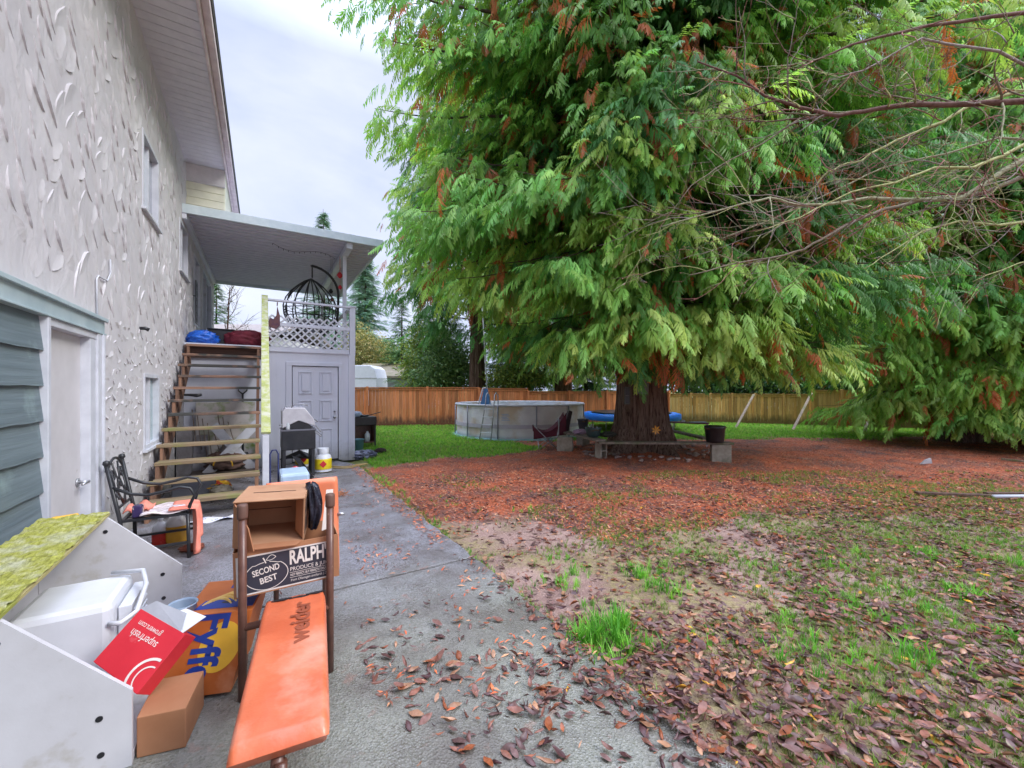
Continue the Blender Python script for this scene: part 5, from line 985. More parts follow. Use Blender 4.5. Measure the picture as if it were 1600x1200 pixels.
q = P(1004, 601, 9.70); c4, u, v = facing(q, .30, .44, R(-4)); mb = MB(); mb.prism(c4, FW * .03); tag(mb.build('notice_board', wood('grey_board', lin(128, 132, 128), lin(100, 104, 100), 2, moss=lin(70, 76, 70)), bevel=.003), 'weathered grey board nailed to the front of the trunk', 'board')
q = P(1025, 672, 9.46); mb = MB()
for k in range(7):
    a = k * .9; mb.add([q, q + (RT * math.cos(a - .3) + Vector((0, 0, math.sin(a - .3)))) * .07 - FW * .01, q + (RT * math.cos(a) + Vector((0, 0, math.sin(a)))) * .12 - FW * .015, q + (RT * math.cos(a + .3) + Vector((0, 0, math.sin(a + .3)))) * .07 - FW * .01], [(0, 1, 2, 3)])
tag(mb.build('flower_ornament', pm('amber', lin(226, 158, 50), lin(196, 120, 34), rough=.4), solid=.01), 'amber yellow flower ornament hung low on the trunk', 'ornament')
# stray planks and pipe on the right, white scrap
mb = MB(); mb.bar(G(1432, 773) + Vector((0, 0, .03)), G(1560, 778) + Vector((0, 0, .03)), .09, .03); tag(mb.build('old_board', wood('dark_board', lin(110, 84, 70), lin(76, 56, 48), 0)), 'dark weathered board lying on the cedar litter', 'board')
mb = MB(); mb.bar(G(1540, 776) + Vector((0, 0, .05)), G(1720, 776) + Vector((0, 0, .05)), .07, .03); tag(mb.build('old_board', bpy.data.materials['dark_board']), 'second dark board overlapping the first on the litter', 'board')
mb = MB(); mb.tube([G(1552, 781) + Vector((0, 0, .05)), G(1760, 780) + Vector((0, 0, .05))], .025, 10); tag(mb.build('plastic_pipe', M_['whiteplastic'], smooth=True), 'pale plastic pipe lying beside the dark boards', 'pipe')
q = G(1448, 727); mb = MB(); mb.prism([q + Vector((0, 0, .02)) + RT * a + Vector((0, 0, z)) for a, z in ((-.13, 0), (.12, .02), (.09, .13), (-.02, .09))], FW * .03); tag(mb.build('paper_scrap', M_['paint']), 'white folded scrap lying on the cedar litter', 'scrap')
mb = MB(); mb.bar(G(1565, 720) + Vector((0, 0, .04)), G(1700, 735) + Vector((0, 0, .03)), .05, .04); tag(mb.build('fallen_branch', wood_gr), 'pale fallen branch under the low cedar boughs', 'branch')
# ---------------------------------------------------------------- neighbouring buildings
sidw = pm('white_siding', lin(214, 214, 214), lin(196, 196, 198), scale=2, rough=.6, st=(1, 1, 8)); shg = pm('mossy_shingles', lin(132, 122, 110), lin(110, 108, 84), scale=2, c3=lin(150, 140, 90), s3=.5, t3=(.45, .6), rough=.9, bump=.6, bs=12, bd=.03)
def building(name, lab, pxa, pxb, t_, zb, ze, zr, wall, roof, depth=7, extra=None):
    a = P(pxa, 608, t_); b_ = P(pxb, 608, t_); a.z = b_.z = 0; o = thing(name, lab, 'building', tuple((a + b_) / 2)); L = (b_ - a); d = L.normalized(); n_ = Vector((-d.y, d.x, 0)) * (1 if Vector((-d.y, d.x, 0)).dot(FW) > 0 else -1)
    mb = MB(); mb.prism([a, b_, b_ + n_ * depth, a + n_ * depth], (0, 0, ze)); mb.build('wall', wall, o)
    mb = MB(); e = .5; f0 = a - d * e - n_ * e; f1 = b_ + d * e - n_ * e; r0 = a - d * e + n_ * depth / 2; r1 = b_ + d * e + n_ * depth / 2; k0 = a - d * e + n_ * (depth + e); k1 = b_ + d * e + n_ * (depth + e); Z = Vector((0, 0, 1))
    mb.prism([f0 + Z * (ze - .1), f1 + Z * (ze - .1), r1 + Z * zr, r0 + Z * zr], Z * .15); mb.prism([k0 + Z * (ze - .1), k1 + Z * (ze - .1), r1 + Z * zr, r0 + Z * zr], Z * .149); mb.build('roof', roof, o)
    mb = MB(); mb.prism([a + n_ * .01 + Z * ze, b_ + n_ * .01 + Z * ze, b_ + n_ * depth / 2 + Z * (zr - .05), a + n_ * depth / 2 + Z * (zr - .05)], n_ * .02)
    for wx, wz, ww, wh in (extra or []):
        c = a + d * wx - n_ * .03; mb = MB(); mb.prism([c + Z * wz, c + d * ww + Z * wz, c + d * ww + Z * (wz + wh), c + Z * (wz + wh)], n_ * .028); w_ = mb.build('window', M_['paint'], o); mb = MB(); mb.prism([c - n_ * .004 + d * .08 + Z * (wz + .08), c - n_ * .004 + d * (ww - .08) + Z * (wz + .08), c - n_ * .004 + d * (ww - .08) + Z * (wz + wh - .08), c - n_ * .004 + d * .08 + Z * (wz + wh - .08)], n_ * .003); mb.build('pane', gl_dark, w_)
    return o
building('neighbour_house', 'low pale sided house seen through the deck beyond the staircase', 215, 418, 26, 0, 5.0, 6.2, sidw, pm('grey_roof', lin(150, 140, 134), lin(130, 122, 118), rough=.8), 8, [(1.2, 3.2, 1.2, 1.3), (5.2, 3.3, 1.0, 1.1), (6.8, 3.3, .6, 1.1)])
building('garage', 'low grey garage with a mossy shingle roof beyond the cedar fence', 556, 668, 33, 0, 2.6, 3.7, pm('grey_wall', lin(150, 150, 158), lin(130, 130, 138), scale=1, rough=.8), shg, 6)
building('neighbour_house', 'white house glimpsed behind the yellowish fence and hedge', 1235, 1375, 30, 0, 2.5, 3.6, sidw, pm('white_roof', lin(210, 212, 218), lin(190, 194, 204), scale=1, rough=.8), 6)
building('neighbour_house', 'red sided house glimpsed beyond the fence on the cedar side', 1560, 1720, 26, 0, 2.6, 3.4, pm('red_siding', lin(190, 70, 60), lin(170, 60, 52), rough=.7), shg, 6, [(1.0, 1.2, 1.0, 1.2)])
tv = thing('camper_trailer', 'white camper trailer with a rounded top behind the cedar fence', 'trailer', tuple(P(562, 608, 26) * 1)); a = P(520, 608, 26); a.z = 0
mb = MB(); prf = [(0, .5), (0, 3.0), (.15, 3.12), (2.35, 3.12), (2.65, 2.9), (2.8, 2.3), (2.85, .5)]; mb.prism([a + RT * x + Vector((0, 0, z)) for x, z in prf], FW * 2.2); mb.build('body', M_['whiteplastic'], tv, bevel=.05)
mb = MB(); mb.bar(a - FW * .01 + Vector((0, 0, 2.3)), a - FW * .01 + RT * 2.8 + Vector((0, 0, 2.3)), .02, .04); mb.build('trim_line', M_['steel'], tv)
for x in (.8, 2.0): mb = MB(); mb.tube([a + RT * x + Vector((0, 0, .35)), a + RT * x + FW * .2 + Vector((0, 0, .35))], .35, 18); mb.build('wheel', M_['black'], tv)
# ---------------------------------------------------------------- foliage prototypes
def tris(q): return [(a, b, c) for a, b, c in q]
def frond(n=9, wid=.05, spread=.42, droop=.22, fwd=.75):
    V, T = [], []
    def pt(x, y): return (x, y, -droop * (y * y) - .35 * x * x)
    V += [pt(-.012, 0), pt(.012, 0), pt(0, 1.0)]; T.append((0, 1, 2))
    for i in range(n):
        s = .06 + .86 * i / (n - 1); L = spread * (1 - .72 * s ** 1.3) * (.6 + .4 * min(1, s * 5))
        for sg in (-1, 1):
            dx, dy = sg * math.cos(fwd), math.sin(fwd); k = len(V)
            V += [pt(0, s - wid * .3), pt(dx * L * .5 - dy * 0, s + dy * L * .5 + wid), pt(dx * L, s + dy * L), pt(dx * L * .55, s + dy * L * .5 - wid * .8)]
            T += [(k, k + 3, k + 1), (k + 1, k + 3, k + 2)] if sg > 0 else [(k, k + 1, k + 3), (k + 1, k + 2, k + 3)]
    return np.array(V, np.float32), T
def fringe(n=9, wid=.05, seed=1, L0=.40, spread=.55, down=.62):
    rd = random.Random(seed); V, T = [], []
    ax = lambda y: (.05 * math.sin(2.6 * y + seed), y, -.42 * y * y)
    V += [(-.014, 0, 0), (.014, 0, 0), ax(1.0)]; T.append((0, 1, 2))
    for i in range(n):
        s = .05 + .90 * i / (n - 1)
        for sg in (-1, 1):
            L = L0 * (.55 + .75 * math.sin(math.pi * min(1, s * .75 + .22))) * rd.uniform(.7, 1.25) * (1 - .45 * s); sx = sg * spread * rd.uniform(.5, 1.2) * (1 - .35 * s); fy = rd.uniform(.35, .75); dz = -down * rd.uniform(.6, 1.3)
            b0 = ax(s); d = Vector((sx, fy, dz)).normalized() * L; sd = Vector((-fy, sx, 0)).normalized() * wid * rd.uniform(.7, 1.2); k = len(V); m = Vector(b0) + d * .42 + Vector((0, 0, .02)); tp = Vector(b0) + d + Vector((0, 0, -.08 * L))
            V += [b0, tuple(m + sd), tuple(tp), tuple(m - sd)]; T += [(k, k + 1, k + 3), (k + 1, k + 2, k + 3)]
    return np.array(V, np.float32), T
FR = [fringe(9, .042, k) for k in (1, 2, 3, 4)]
FIR = frond(8, .045, .30, .10, .35)
leafmat = tintmat('cedar_foliage', .5, .36, 1.6, .35); firmat = tintmat('fir_foliage', .6, .15, 1.3, .25)
GRN = np.array([lin(138, 186, 88)[:3], lin(120, 172, 84)[:3], lin(88, 142, 76)[:3], lin(164, 200, 104)[:3]]); BRN = np.array([lin(196, 112, 66)[:3], lin(160, 96, 64)[:3]])
m, t, b = newmat('cedar_bark'); v = t.coord((7, 7, .5))
c = t.mix(t.ramp(t.noise(v, 1.6, 6, .7), .32, .68), lin(96, 72, 62), lin(150, 128, 114)); c = t.mix(t.ramp(t.noise(t.coord((12, 12, .7)), 2.2, 5, .7), .5, .62), c, lin(66, 46, 42))
t.set(b.inputs['Base Color'], c); b.inputs['Roughness'].default_value = .95; b.inputs['Specular IOR Level'].default_value = .1; t.set(b.inputs['Normal'], t.bump(t.noise(v, 2.2, 6, .75), 1.0, .08)); bark = m
limbm = pm('limb_bark', lin(96, 78, 66), lin(70, 58, 50), scale=8, rough=.95, bump=.5)
def interp(tab, z):
    return float(np.interp(z, [a for a, _ in tab], [b_ for _, b_ in tab]))
def cedar(name, lab, px, tt, H, R0, ftab, nbr, seed, zlow, fs=1.0, greens=GRN, brown=.035, proto=FR, rbase=.6, group='big western cedars', hug=.42, zt=1.9, spacing=.24, limb_r=.05, fsp=.12, arc=None, flip=.42, casc=.55, zexp=1.15):
    rg = np.random.default_rng(seed); rd = random.Random(seed); bx = P(px, 608, tt); bx.z = 0
    root = thing(name, lab, 'tree', tuple(bx), 0, group)
    ph = [rd.uniform(0, 6) for _ in range(4)]
    def tr(z): return float(np.interp(z, [-.2, 0, .25, .7, 1.4, 3, 6, 12, H], [1.75, 1.58, 1.32, 1.1, 1.0, .9, .75, .45, .04])) * rbase
    mb = MB()
    def tk(u, v):
        z = -.2 + (H + .2) * v ** 2.2; a = u * 2 * math.pi; fl = max(.045, .22 * math.exp(-max(z, 0) / .8)); r = tr(z) * (1 + fl * (math.sin(5 * a + ph[0]) + .6 * math.sin(9 * a + ph[1] + z * .4)) + .03 * math.sin(17 * a + ph[2] + z * .5) + .018 * math.sin(31 * a + ph[3]))
        return Vector((bx.x + r * math.cos(a), bx.y + r * math.sin(a), z))
    mb.grid(tk, 96, 48); mb.build('trunk', bark, root, smooth=True)
    lb = MB(); Ps, Ys, Xs, Ss, Cs = [], [], [], [], []
    for i in range(nbr):
        ht = zt + (H * .97 - zt) * ((i + rd.random()) / nbr) ** zexp; phi = (i * 2.39996 + rd.uniform(-.4, .4)) % (2 * math.pi)
        if math.sin(phi) > .3 and rd.random() < flip: phi = (phi + math.pi) % (2 * math.pi)
        if arc and not arc(phi, ht, rd): continue
        d = (RT * math.cos(phi) + FW * math.sin(phi)).normalized(); sdv = Vector((-d.y, d.x, 0)); L = R0(phi) * interp(ftab, ht) * rd.uniform(.72, 1.06); h0 = min(H * .985, ht + L * rd.uniform(.05, .38)); ben = rd.uniform(-.14, .14)
        def pos(s): return Vector((bx.x, bx.y, 0)) + d * (L * s + tr(h0) * .4 * (1 - s)) + sdv * (ben * L * s * s) + Vector((0, 0, h0 + (ht - h0) * s ** 1.5 + .10 * L * math.sin(math.pi * s) * .6 + .07 * L * max(0, s - .8) / .2))
        lb.tube([pos(s) for s in [0, .15, .3, .45, .6, .75, .88, 1.0]], [limb_r * L / 5 * q for q in (1.3, 1, .8, .62, .46, .32, .2, .08)], 6)
        gb = greens[rg.integers(0, len(greens))] * rd.uniform(.8, 1.12)
        s = hug * rd.uniform(.7, 1.1); k = 0
        while s < 1.0:
            p = pos(s); k += 1; sg = 1 if k % 2 else -1; fwd_ = rd.uniform(.15, .75) + .9 * max(0, s - .75); sec = (sdv * sg + d * fwd_); sec.normalize()
            l2 = (1.05 * math.sin(math.pi * (.12 + .78 * s)) + .22) * rd.uniform(.6, 1.15) * min(1, L / 3.5) * (1 if fs < 1.3 else 1.3)
            isb = rd.random() < brown; nf = max(2, int(l2 / (fsp * fs))); r = (np.arange(nf) + rg.random(nf)) / nf * l2
            base = np.array(p)[None] + np.array(sec)[None] * r[:, None]; base[:, 2] -= .38 * r * r / max(l2, .2) + rg.uniform(0, .06, nf)
            low = rg.random(nf) < casc; base[low, 2] -= rg.uniform(.08, .38, low.sum()) * fs; y = np.array(sec)[None] * .5 + np.array(d)[None] * .4 + np.array([[0, 0, -1]]) * rg.uniform(.1, .95, (nf, 1)) + rg.normal(0, .2, (nf, 3))
            x = np.cross(nrm(y), np.array([[0, 0, 1.]])) + rg.normal(0, .16, (nf, 3)); sc = rg.uniform(.18, .52, nf) * fs
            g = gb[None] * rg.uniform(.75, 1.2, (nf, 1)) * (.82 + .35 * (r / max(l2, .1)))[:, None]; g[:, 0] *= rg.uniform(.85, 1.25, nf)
            if isb: g = BRN[rg.integers(0, 2, nf)] * rg.uniform(.7, 1.15, (nf, 1)); y[:, 2] -= .8
            elif rd.random() < .16:
                bi = rg.random(nf) < .3; g[bi] = BRN[0] * rg.uniform(.6, 1.0)
            Ps.append(base); Ys.append(y); Xs.append(x); Ss.append(sc); Cs.append(g); s += spacing * fs / max(L, .5) * rd.uniform(.35, .65)
    lb.build('limb', limbm, root, smooth=True)['label'] = 'brown bare limbs inside the crown'
    pos_ = np.concatenate(Ps); keep = pos_[:, 2] > zlow + .3 * np.concatenate(Ss)
    pos_ = pos_[keep]; B = frames(np.concatenate(Ys)[keep], np.concatenate(Xs)[keep], np.concatenate(Ss)[keep]); C = np.concatenate(Cs)[keep]
    Vs, Ts, Ccs, off = [], [], [], 0; wh = rg.integers(0, 4, len(pos_))
    for w in range(4):
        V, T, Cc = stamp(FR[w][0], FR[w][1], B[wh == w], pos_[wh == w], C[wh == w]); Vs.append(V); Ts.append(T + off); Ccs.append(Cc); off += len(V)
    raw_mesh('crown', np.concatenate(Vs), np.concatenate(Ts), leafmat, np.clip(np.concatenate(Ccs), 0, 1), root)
    print(name, len(pos_), 'fronds'); return root
def R0A(phi):
    c, s_ = math.cos(phi), math.sin(phi); return 6.7 if c < -.8 else (6.0 if c > .7 else (5.0 if s_ > 0 else 4.6)) + .9 * abs(c)
def arcA(phi, h, rd):  # few low boughs on the bare side
    c = math.cos(phi)
    return not (h < 3.4 and c < -.5 and rd.random() < .5)
cedar('cedar_tree', 'huge cedar with a thick fluted trunk ringed by plank seats', 1003, 10.45, 19, R0A, [(1.8, .58), (2.6, .70), (4, .84), (6, .93), (8, 1), (11, .92), (14, .66), (19, .12)], 330, 5, 1.60, arc=arcA, zt=1.95, flip=.62, hug=.16, spacing=.23, fsp=.105)
cedar('cedar_tree', 'drooping cedar whose boughs sweep down to the ground before the yellowish fence', 1500, 12.6, 18, lambda p: 4.3, [(.3, .86), (3, .95), (6, 1.05), (9, 1), (13, .62), (18, .1)], 260, 11, .28, zt=.75, rbase=.34, flip=.6, hug=.16, fsp=.11, zexp=1.35)
cedar('cedar_tree', 'cedar crown at the edge of the yard beyond the fallen boards', 1760, 10.8, 17, lambda p: 4.0, [(.3, .8), (3, .95), (6, 1), (9, .95), (13, .6), (17, .1)], 130, 13, .5, zt=1.1, rbase=.35, hug=.25)
DK = GRN * .62; MID = GRN * .8
cedar('cedar_tree', 'tall cedar behind the fence with a bare reddish trunk above the pool', 745, 21.3, 24, lambda p: 4.6, [(3, .7), (6, .95), (10, 1), (16, .7), (24, .1)], 100, 17, 3.6, 1.6, MID, zt=4.2, rbase=.42, hug=.3)
cedar('cedar_tree', 'dark cedar beyond the fence between the pool and the big trunk', 880, 22, 22, lambda p: 4.6, [(2, .8), (6, 1), (12, .85), (22, .1)], 90, 19, 1.9, 1.7, DK, zt=2.2, rbase=.45, hug=.3)
for i, (px, tt, H, lab) in enumerate(((1145, 26, 20, 'dark distant cedar just beyond the hedge on the trunk side'), (1290, 28, 22, 'tall dark cedar behind the white house roof'), (1440, 25, 21, 'dark cedar behind the sweeping boughs'), (1590, 24, 20, 'dark cedar behind the red sided house'))):
    cedar('cedar_tree', lab, px, tt, H, lambda p: 4.2, [(2, .9), (6, 1), (12, .8), (20, .1)], 64, 31 + i, 2.0, 2.0, DK, zt=2.4, rbase=.4, hug=.3, brown=.01)
# firs and far trees
def fir(name, lab, px, tt, H, rad, seed, cols, fs=.7, z0=.12, nper=6, ngap=1.0, grp='far trees beyond the yard'):
    rg = np.random.default_rng(seed); rd = random.Random(seed); bx = P(px, 608, tt); bx.z = 0; root = thing(name, lab, 'tree', tuple(bx), 0, grp)
    mb = MB(); mb.tube([(bx.x, bx.y, -.2), (bx.x, bx.y, H * .5), (bx.x, bx.y, H)], [H * .016, H * .01, .02], 8); mb.build('trunk', limbm, root, smooth=True)
    Ps, Ys, Xs, Ss, Cs = [], [], [], [], []; z = H * z0
    while z < H * .985:
        q = 1 - (z - H * z0) / (H * (1 - z0)); Lr = rad * (q ** .8) * rd.uniform(.75, 1.1)
        for k in range(nper):
            a = rd.uniform(0, 6.283); d = np.array([math.cos(a), math.sin(a), 0]); L = Lr * rd.uniform(.6, 1.12) + .15; n = max(3, int(L / (fs * .38))); s = (np.arange(n) + .5 + rg.uniform(-.3, .3, n)) / n
            base = np.array([bx.x, bx.y, z])[None] + d[None] * (s * L)[:, None]; base[:, 2] += -.30 * L * s + .22 * L * s * s + rg.normal(0, .05 * fs, n)
            for sg in (-1, 0, 1):
                sd = np.array([-d[1], d[0], 0]) * sg; y = d[None] + sd[None] * .9 + np.array([[0, 0, -.3]]) + rg.normal(0, .18, (n, 3)); x = np.cross(y, np.array([[0, 0, 1.]])) + rg.normal(0, .2, (n, 3))
                Ps.append(base.copy()); Ys.append(y); Xs.append(x); Ss.append(rg.uniform(.7, 1.2, n) * fs * (.6 + .5 * q)); Cs.append(cols[rg.integers(0, len(cols), n)] * rg.uniform(.75, 1.2, (n, 1)))
        z += ngap * fs * .5 * (.5 + .6 * q)
    V, T, C = stamp(FIR[0], FIR[1], frames(np.concatenate(Ys), np.concatenate(Xs), np.concatenate(Ss)), np.concatenate(Ps), np.concatenate(Cs)); raw_mesh('crown', V, T, firmat, np.clip(C, 0, 1), root); print(name, len(C) // 35)
FC = np.array([lin(116, 154, 130)[:3], lin(100, 138, 120)[:3], lin(132, 166, 130)[:3]]); FC2 = np.array([lin(100, 136, 76)[:3], lin(80, 116, 70)[:3], lin(60, 96, 60)[:3]])
fir('fir_tree', 'broad blue green fir rising beyond the patio roof post', 571, 42, 15.4, 4.4, 3, FC, .9, nper=10, ngap=.8)
fir('fir_tree', 'distant fir whose pointed top shows above the patio roof', 505, 60, 28.0, 5.0, 4, FC, 1.1)
fir('fir_tree', 'slim sparse fir between the broad fir and the cedars', 628, 36, 9.8, 2.2, 5, FC2, .6, nper=6, ngap=1.2)
fir('fir_tree', 'small distant fir tip peeping above the patio roof edge', 561, 70, 25.0, 4.0, 6, FC, 1.2)
fir('fir_tree', 'light green conifer behind the fence under the reaching cedar boughs', 690, 25, 9.6, 3.0, 7, FC2 * 1.15, .6, nper=7)
fir('fir_tree', 'pine beyond the neighbour house under the patio roof', 338, 42, 12.6, 3.2, 8, FC2, .8)
fir('fir_tree', 'full green conifer filling the gap above the fence beside the big trunk', 915, 29, 11.0, 4.2, 9, FC2 * 1.1, .7, z0=.03, nper=9)
fir('fir_tree', 'green conifer behind the light shrub over the pool', 800, 30, 12.0, 4.2, 10, FC2 * 1.1, .7, z0=.03, nper=9)
# leafy bushes
leaf2 = tintmat('broad_leaf', .45, .25, 1.4, .4)
LV = np.array([(0, 0, 0), (-.26, .45, .07), (0, 1, -.1), (.26, .45, .07), (0, .45, -.02)], np.float32); LT = [(0, 4, 1), (1, 4, 2), (0, 3, 4), (4, 3, 2)]
def bush(name, lab, blobs, size, n, cols, seed, cat='bush', grp=None, stem=True):
    rg = np.random.default_rng(seed); c0 = np.mean([b_[0] for b_ in blobs], 0); root = thing(name, lab, cat, (c0[0], c0[1], 0), 0, grp); Ps, Ns = [], []
    tot = sum(b_[1][0] * b_[1][2] for b_ in blobs)
    for c, r in blobs:
        k = int(n * r[0] * r[2] / tot); d = nrm(rg.normal(0, 1, (k, 3))); q = (rg.random(k) ** .35)[:, None] * (1 + .22 * np.sin(d[:, :1] * 7 + d[:, 2:] * 9) + .15 * rg.normal(0, 1, (k, 1))); Ps.append(np.array(c)[None] + d * q * np.array(r)[None]); Ns.append(d)
    Pp, Nn = np.concatenate(Ps), np.concatenate(Ns); y = Nn * .6 + rg.normal(0, .6, Nn.shape) + np.array([[0, 0, -.25]]); x = np.cross(y, Nn + rg.normal(0, .4, Nn.shape)); C = cols[rg.integers(0, len(cols), len(Pp))] * rg.uniform(.7, 1.25, (len(Pp), 1)); keep = Pp[:, 2] > .03
    V, T, Cc = stamp(LV, LT, frames(y[keep], x[keep], rg.uniform(.7, 1.3, keep.sum()) * size), Pp[keep], C[keep]); raw_mesh('foliage', V, T, leaf2, np.clip(Cc, 0, 1), root)
    if stem:
        mb = MB(); rd = random.Random(seed)
        for c, r in blobs:
            for k in range(3): mb.tube([(c0[0] + rd.uniform(-.3, .3), c0[1] + rd.uniform(-.3, .3), 0), (c[0] + rd.uniform(-.3, .3) * r[0], c[1] + rd.uniform(-.3, .3) * r[1], max(.2, c[2] + r[2] * .4))], [.05, .015], 5)
        mb.build('stem', limbm, root)
def Q(px, py, t_): return tuple(P(px, py, t_))
G1 = np.array([lin(108, 144, 86)[:3], lin(86, 124, 74)[:3], lin(132, 162, 98)[:3]]); G2 = np.array([lin(150, 164, 70)[:3], lin(124, 148, 64)[:3], lin(96, 130, 62)[:3]]); G3 = np.array([lin(180, 164, 104)[:3], lin(150, 144, 84)[:3], lin(128, 140, 80)[:3]])
bush('evergreen_bush', 'dense dark evergreen bush behind the cedar fence', [(Q(695, 560, 22.5), (1.3, 1.1, 1.9)), (Q(722, 575, 22.3), (.9, .9, 1.3)), (Q(690, 590, 22), (1.6, 1.2, 1.3))], .17, 9000, G1, 2)
bush('yellowish_bush', 'yellow green bush beside the dark evergreen behind the fence', [(Q(655, 545, 23.5), (.9, .9, 1.4)), (Q(650, 580, 23), (1.0, .8, 1.4)), (Q(672, 520, 24), (1.1, .8, 1.0))], .15, 6000, G2, 3)
bush('twiggy_tree', 'yellow brown autumn tree above the trailer and garage', [(Q(578, 548, 38), (2.0, 1.6, 2.0)), (Q(560, 545, 38), (1.6, 1.2, 2.3))], .17, 7000, G3, 4, 'tree', 'far trees beyond the yard')
bush('green_tree', 'soft green round tree beyond the garage roof', [(Q(622, 555, 40), (2.0, 1.6, 2.0)), (Q(604, 560, 41), (1.6, 1.2, 1.6))], .2, 5000, G1 * 1.15, 5, 'tree', 'far trees beyond the yard')
hb = [(Q(px, 592 + (i * 7) % 9, 21.8 - i * .28), (1.3, .9, .95 + .2 * (i % 3))) for i, px in enumerate(range(1060, 1250, 24))] + [(Q(px, 600, 19.6 - j * .5), (1.1, .8, .7)) for j, px in enumerate(range(1262, 1420, 30))]
bush('laurel_hedge', 'dark glossy laurel hedge topping the yellowish fence', hb, .17, 15000, np.array([lin(56, 96, 50)[:3], lin(40, 76, 42)[:3], lin(96, 136, 66)[:3]]), 6, 'hedge')
bush('light_shrub', 'light green feathery shrub over the fence behind the pool', [(Q(795, 592, 20.3), (1.2, .7, .75)), (Q(830, 590, 20.6), (1.0, .7, .7))], .15, 5000, G2 * .9, 7)
# bare trees
twm = tintmat('lichen_bark', .8, 0, 1, .2, nz=20, bump=60)
class TW:
    def __init__(s): s.mb = MB(); s.c = []
    def tube(s, pts, r, n, col):
        k = len(s.mb.v); s.mb.tube(pts, r, n); s.c += [col] * (len(s.mb.v) - k)
def twig(tw, p, d, L, r, depth, rd, cols, drop=.0):
    n = max(3, int(L / .09)); pts = [p]; dd = Vector(d).normalized(); q = Vector(p)
    for i in range(n):
        dd = (dd + Vector((rd.uniform(-.2, .2), rd.uniform(-.2, .2), rd.uniform(-.2, .2) + drop))).normalized(); q = q + dd * (L / n); pts.append(q.copy())
    col = rd.choice(cols); tw.tube(pts, [max(.0016, r * (1 - .75 * i / n)) for i in range(n + 1)], 5, col)
    if rd.random() < .5: tw.tube([pts[-1], pts[-1] + dd * .02], [.004, .002], 5, cols[-1])
    if depth > 0:
        for i in range(1, n):
            if rd.random() < .55: a = (dd * .8 + Vector((rd.uniform(-1, 1), rd.uniform(-1, 1), rd.uniform(-.8, .8)))); twig(tw, pts[i], a, L * rd.uniform(.25, .55), r * .55, depth - 1, rd, cols, drop)
LC = [lin(150, 150, 120)[:3], lin(126, 116, 100)[:3], lin(104, 78, 70)[:3], lin(160, 164, 112)[:3], lin(140, 130, 124)[:3], lin(146, 100, 92)[:3]]
bt = thing('bare_tree', 'leafless lichen covered tree reaching its long twigs in front of the cedars', 'tree', tuple(P(1990, 608, 4.9) - Vector((0, 0, 1.6)))); tb_ = P(1990, 608, 4.9); tb_.z = 0; rd = random.Random(21)
mb = MB(); mb.tube([tb_ + Vector((0, 0, z * 1.0)) + Vector((.06 * math.sin(z * 2), .05 * math.sin(z * 3), 0)) for z in (-.1, 0, .3, .8, 1.4, 2.0, 2.6, 3.4, 4.2)], [.2, .18, .14, .12, .115, .11, .10, .08, .04], 14); mb.build('trunk', limbm, bt, smooth=True)
tw = TW()
LM = [([(1990, 330, 4.9), (1800, 190, 4.6), (1690, 152, 4.45), (1600, 158, 4.3), (1500, 163, 4.3), (1430, 163, 4.3), (1370, 170, 4.3), (1310, 181, 4.25), (1250, 168, 4.2), (1195, 150, 4.2), (1150, 118, 4.2), (1090, 96, 4.2)], .045, 2),
      ([(1990, 380, 4.9), (1760, 262, 4.5), (1600, 249, 4.3), (1553, 277, 4.25), (1500, 310, 4.2), (1475, 312, 4.2), (1422, 312, 4.15), (1359, 309, 4.1), (1287, 320, 4.1), (1250, 321, 4.05), (1203, 309, 4.0), (1162, 318, 4.0), (1100, 335, 4.0), (1035, 354, 3.95)], .034, 0),
      ([(1990, 400, 4.9), (1760, 250, 4.8), (1600, 274, 4.6), (1537, 302, 4.5), (1440, 312, 4.4), (1381, 327, 4.3), (1334, 346, 4.25), (1300, 365, 4.2), (1256, 390, 4.15), (1225, 399, 4.1), (1156, 410, 4.1), (1078, 430, 4.0)], .032, 1),
      ([(1800, 190, 4.6), (1640, 130, 4.8), (1515, 165, 4.8), (1475, 190, 4.75), (1443, 201, 4.7), (1412, 215, 4.7), (1372, 234, 4.65), (1347, 251, 4.6), (1312, 259, 4.6), (1287, 274, 4.5), (1250, 324, 4.5), (1190, 372, 4.4)], .024, 3),
      ([(1430, 163, 4.3), (1330, 176, 4.5), (1256, 185, 4.5), (1200, 190, 4.5), (1162, 187, 4.5), (1115, 176, 4.5)], .014, 2),
      ([(1760, 262, 4.5), (1640, 205, 4.2), (1568, 243, 4.1), (1520, 262, 4.0), (1460, 262, 4.0), (1400, 285, 3.9), (1330, 300, 3.9), (1250, 340, 3.85), (1180, 362, 3.8)], .022, 3),
      ([(1250, 185, 4.5), (1190, 225, 4.5), (1120, 262, 4.45), (1080, 290, 4.4), (1050, 330, 4.4), (1005, 352, 4.35)], .010, 1),
      ([(1760, 262, 4.5), (1650, 340, 4.3), (1560, 352, 4.2), (1500, 345, 4.2), (1440, 362, 4.1), (1390, 395, 4.1), (1350, 420, 4.0)], .020, 3),
      ([(1800, 190, 4.6), (1660, 220, 4.9), (1560, 215, 4.9), (1480, 240, 4.9), (1380, 262, 4.9), (1300, 300, 4.8), (1200, 345, 4.8), (1130, 372, 4.7), (1085, 372, 4.7)], .018, 0),
      ([(1990, 330, 4.9), (1780, 60, 4.6), (1600, 20, 4.4), (1450, 40, 4.3), (1330, 70, 4.2), (1240, 110, 4.2)], .035, 2),
      ([(1690, 152, 4.45), (1560, 80, 4.1), (1440, 60, 4.0), (1350, 110, 4.0), (1290, 128, 3.95)], .018, 4),
      ([(1800, 190, 4.6), (1700, 420, 4.0), (1640, 400, 4.0), (1590, 412, 4.0), (1520, 440, 3.9)], .016, 3)]
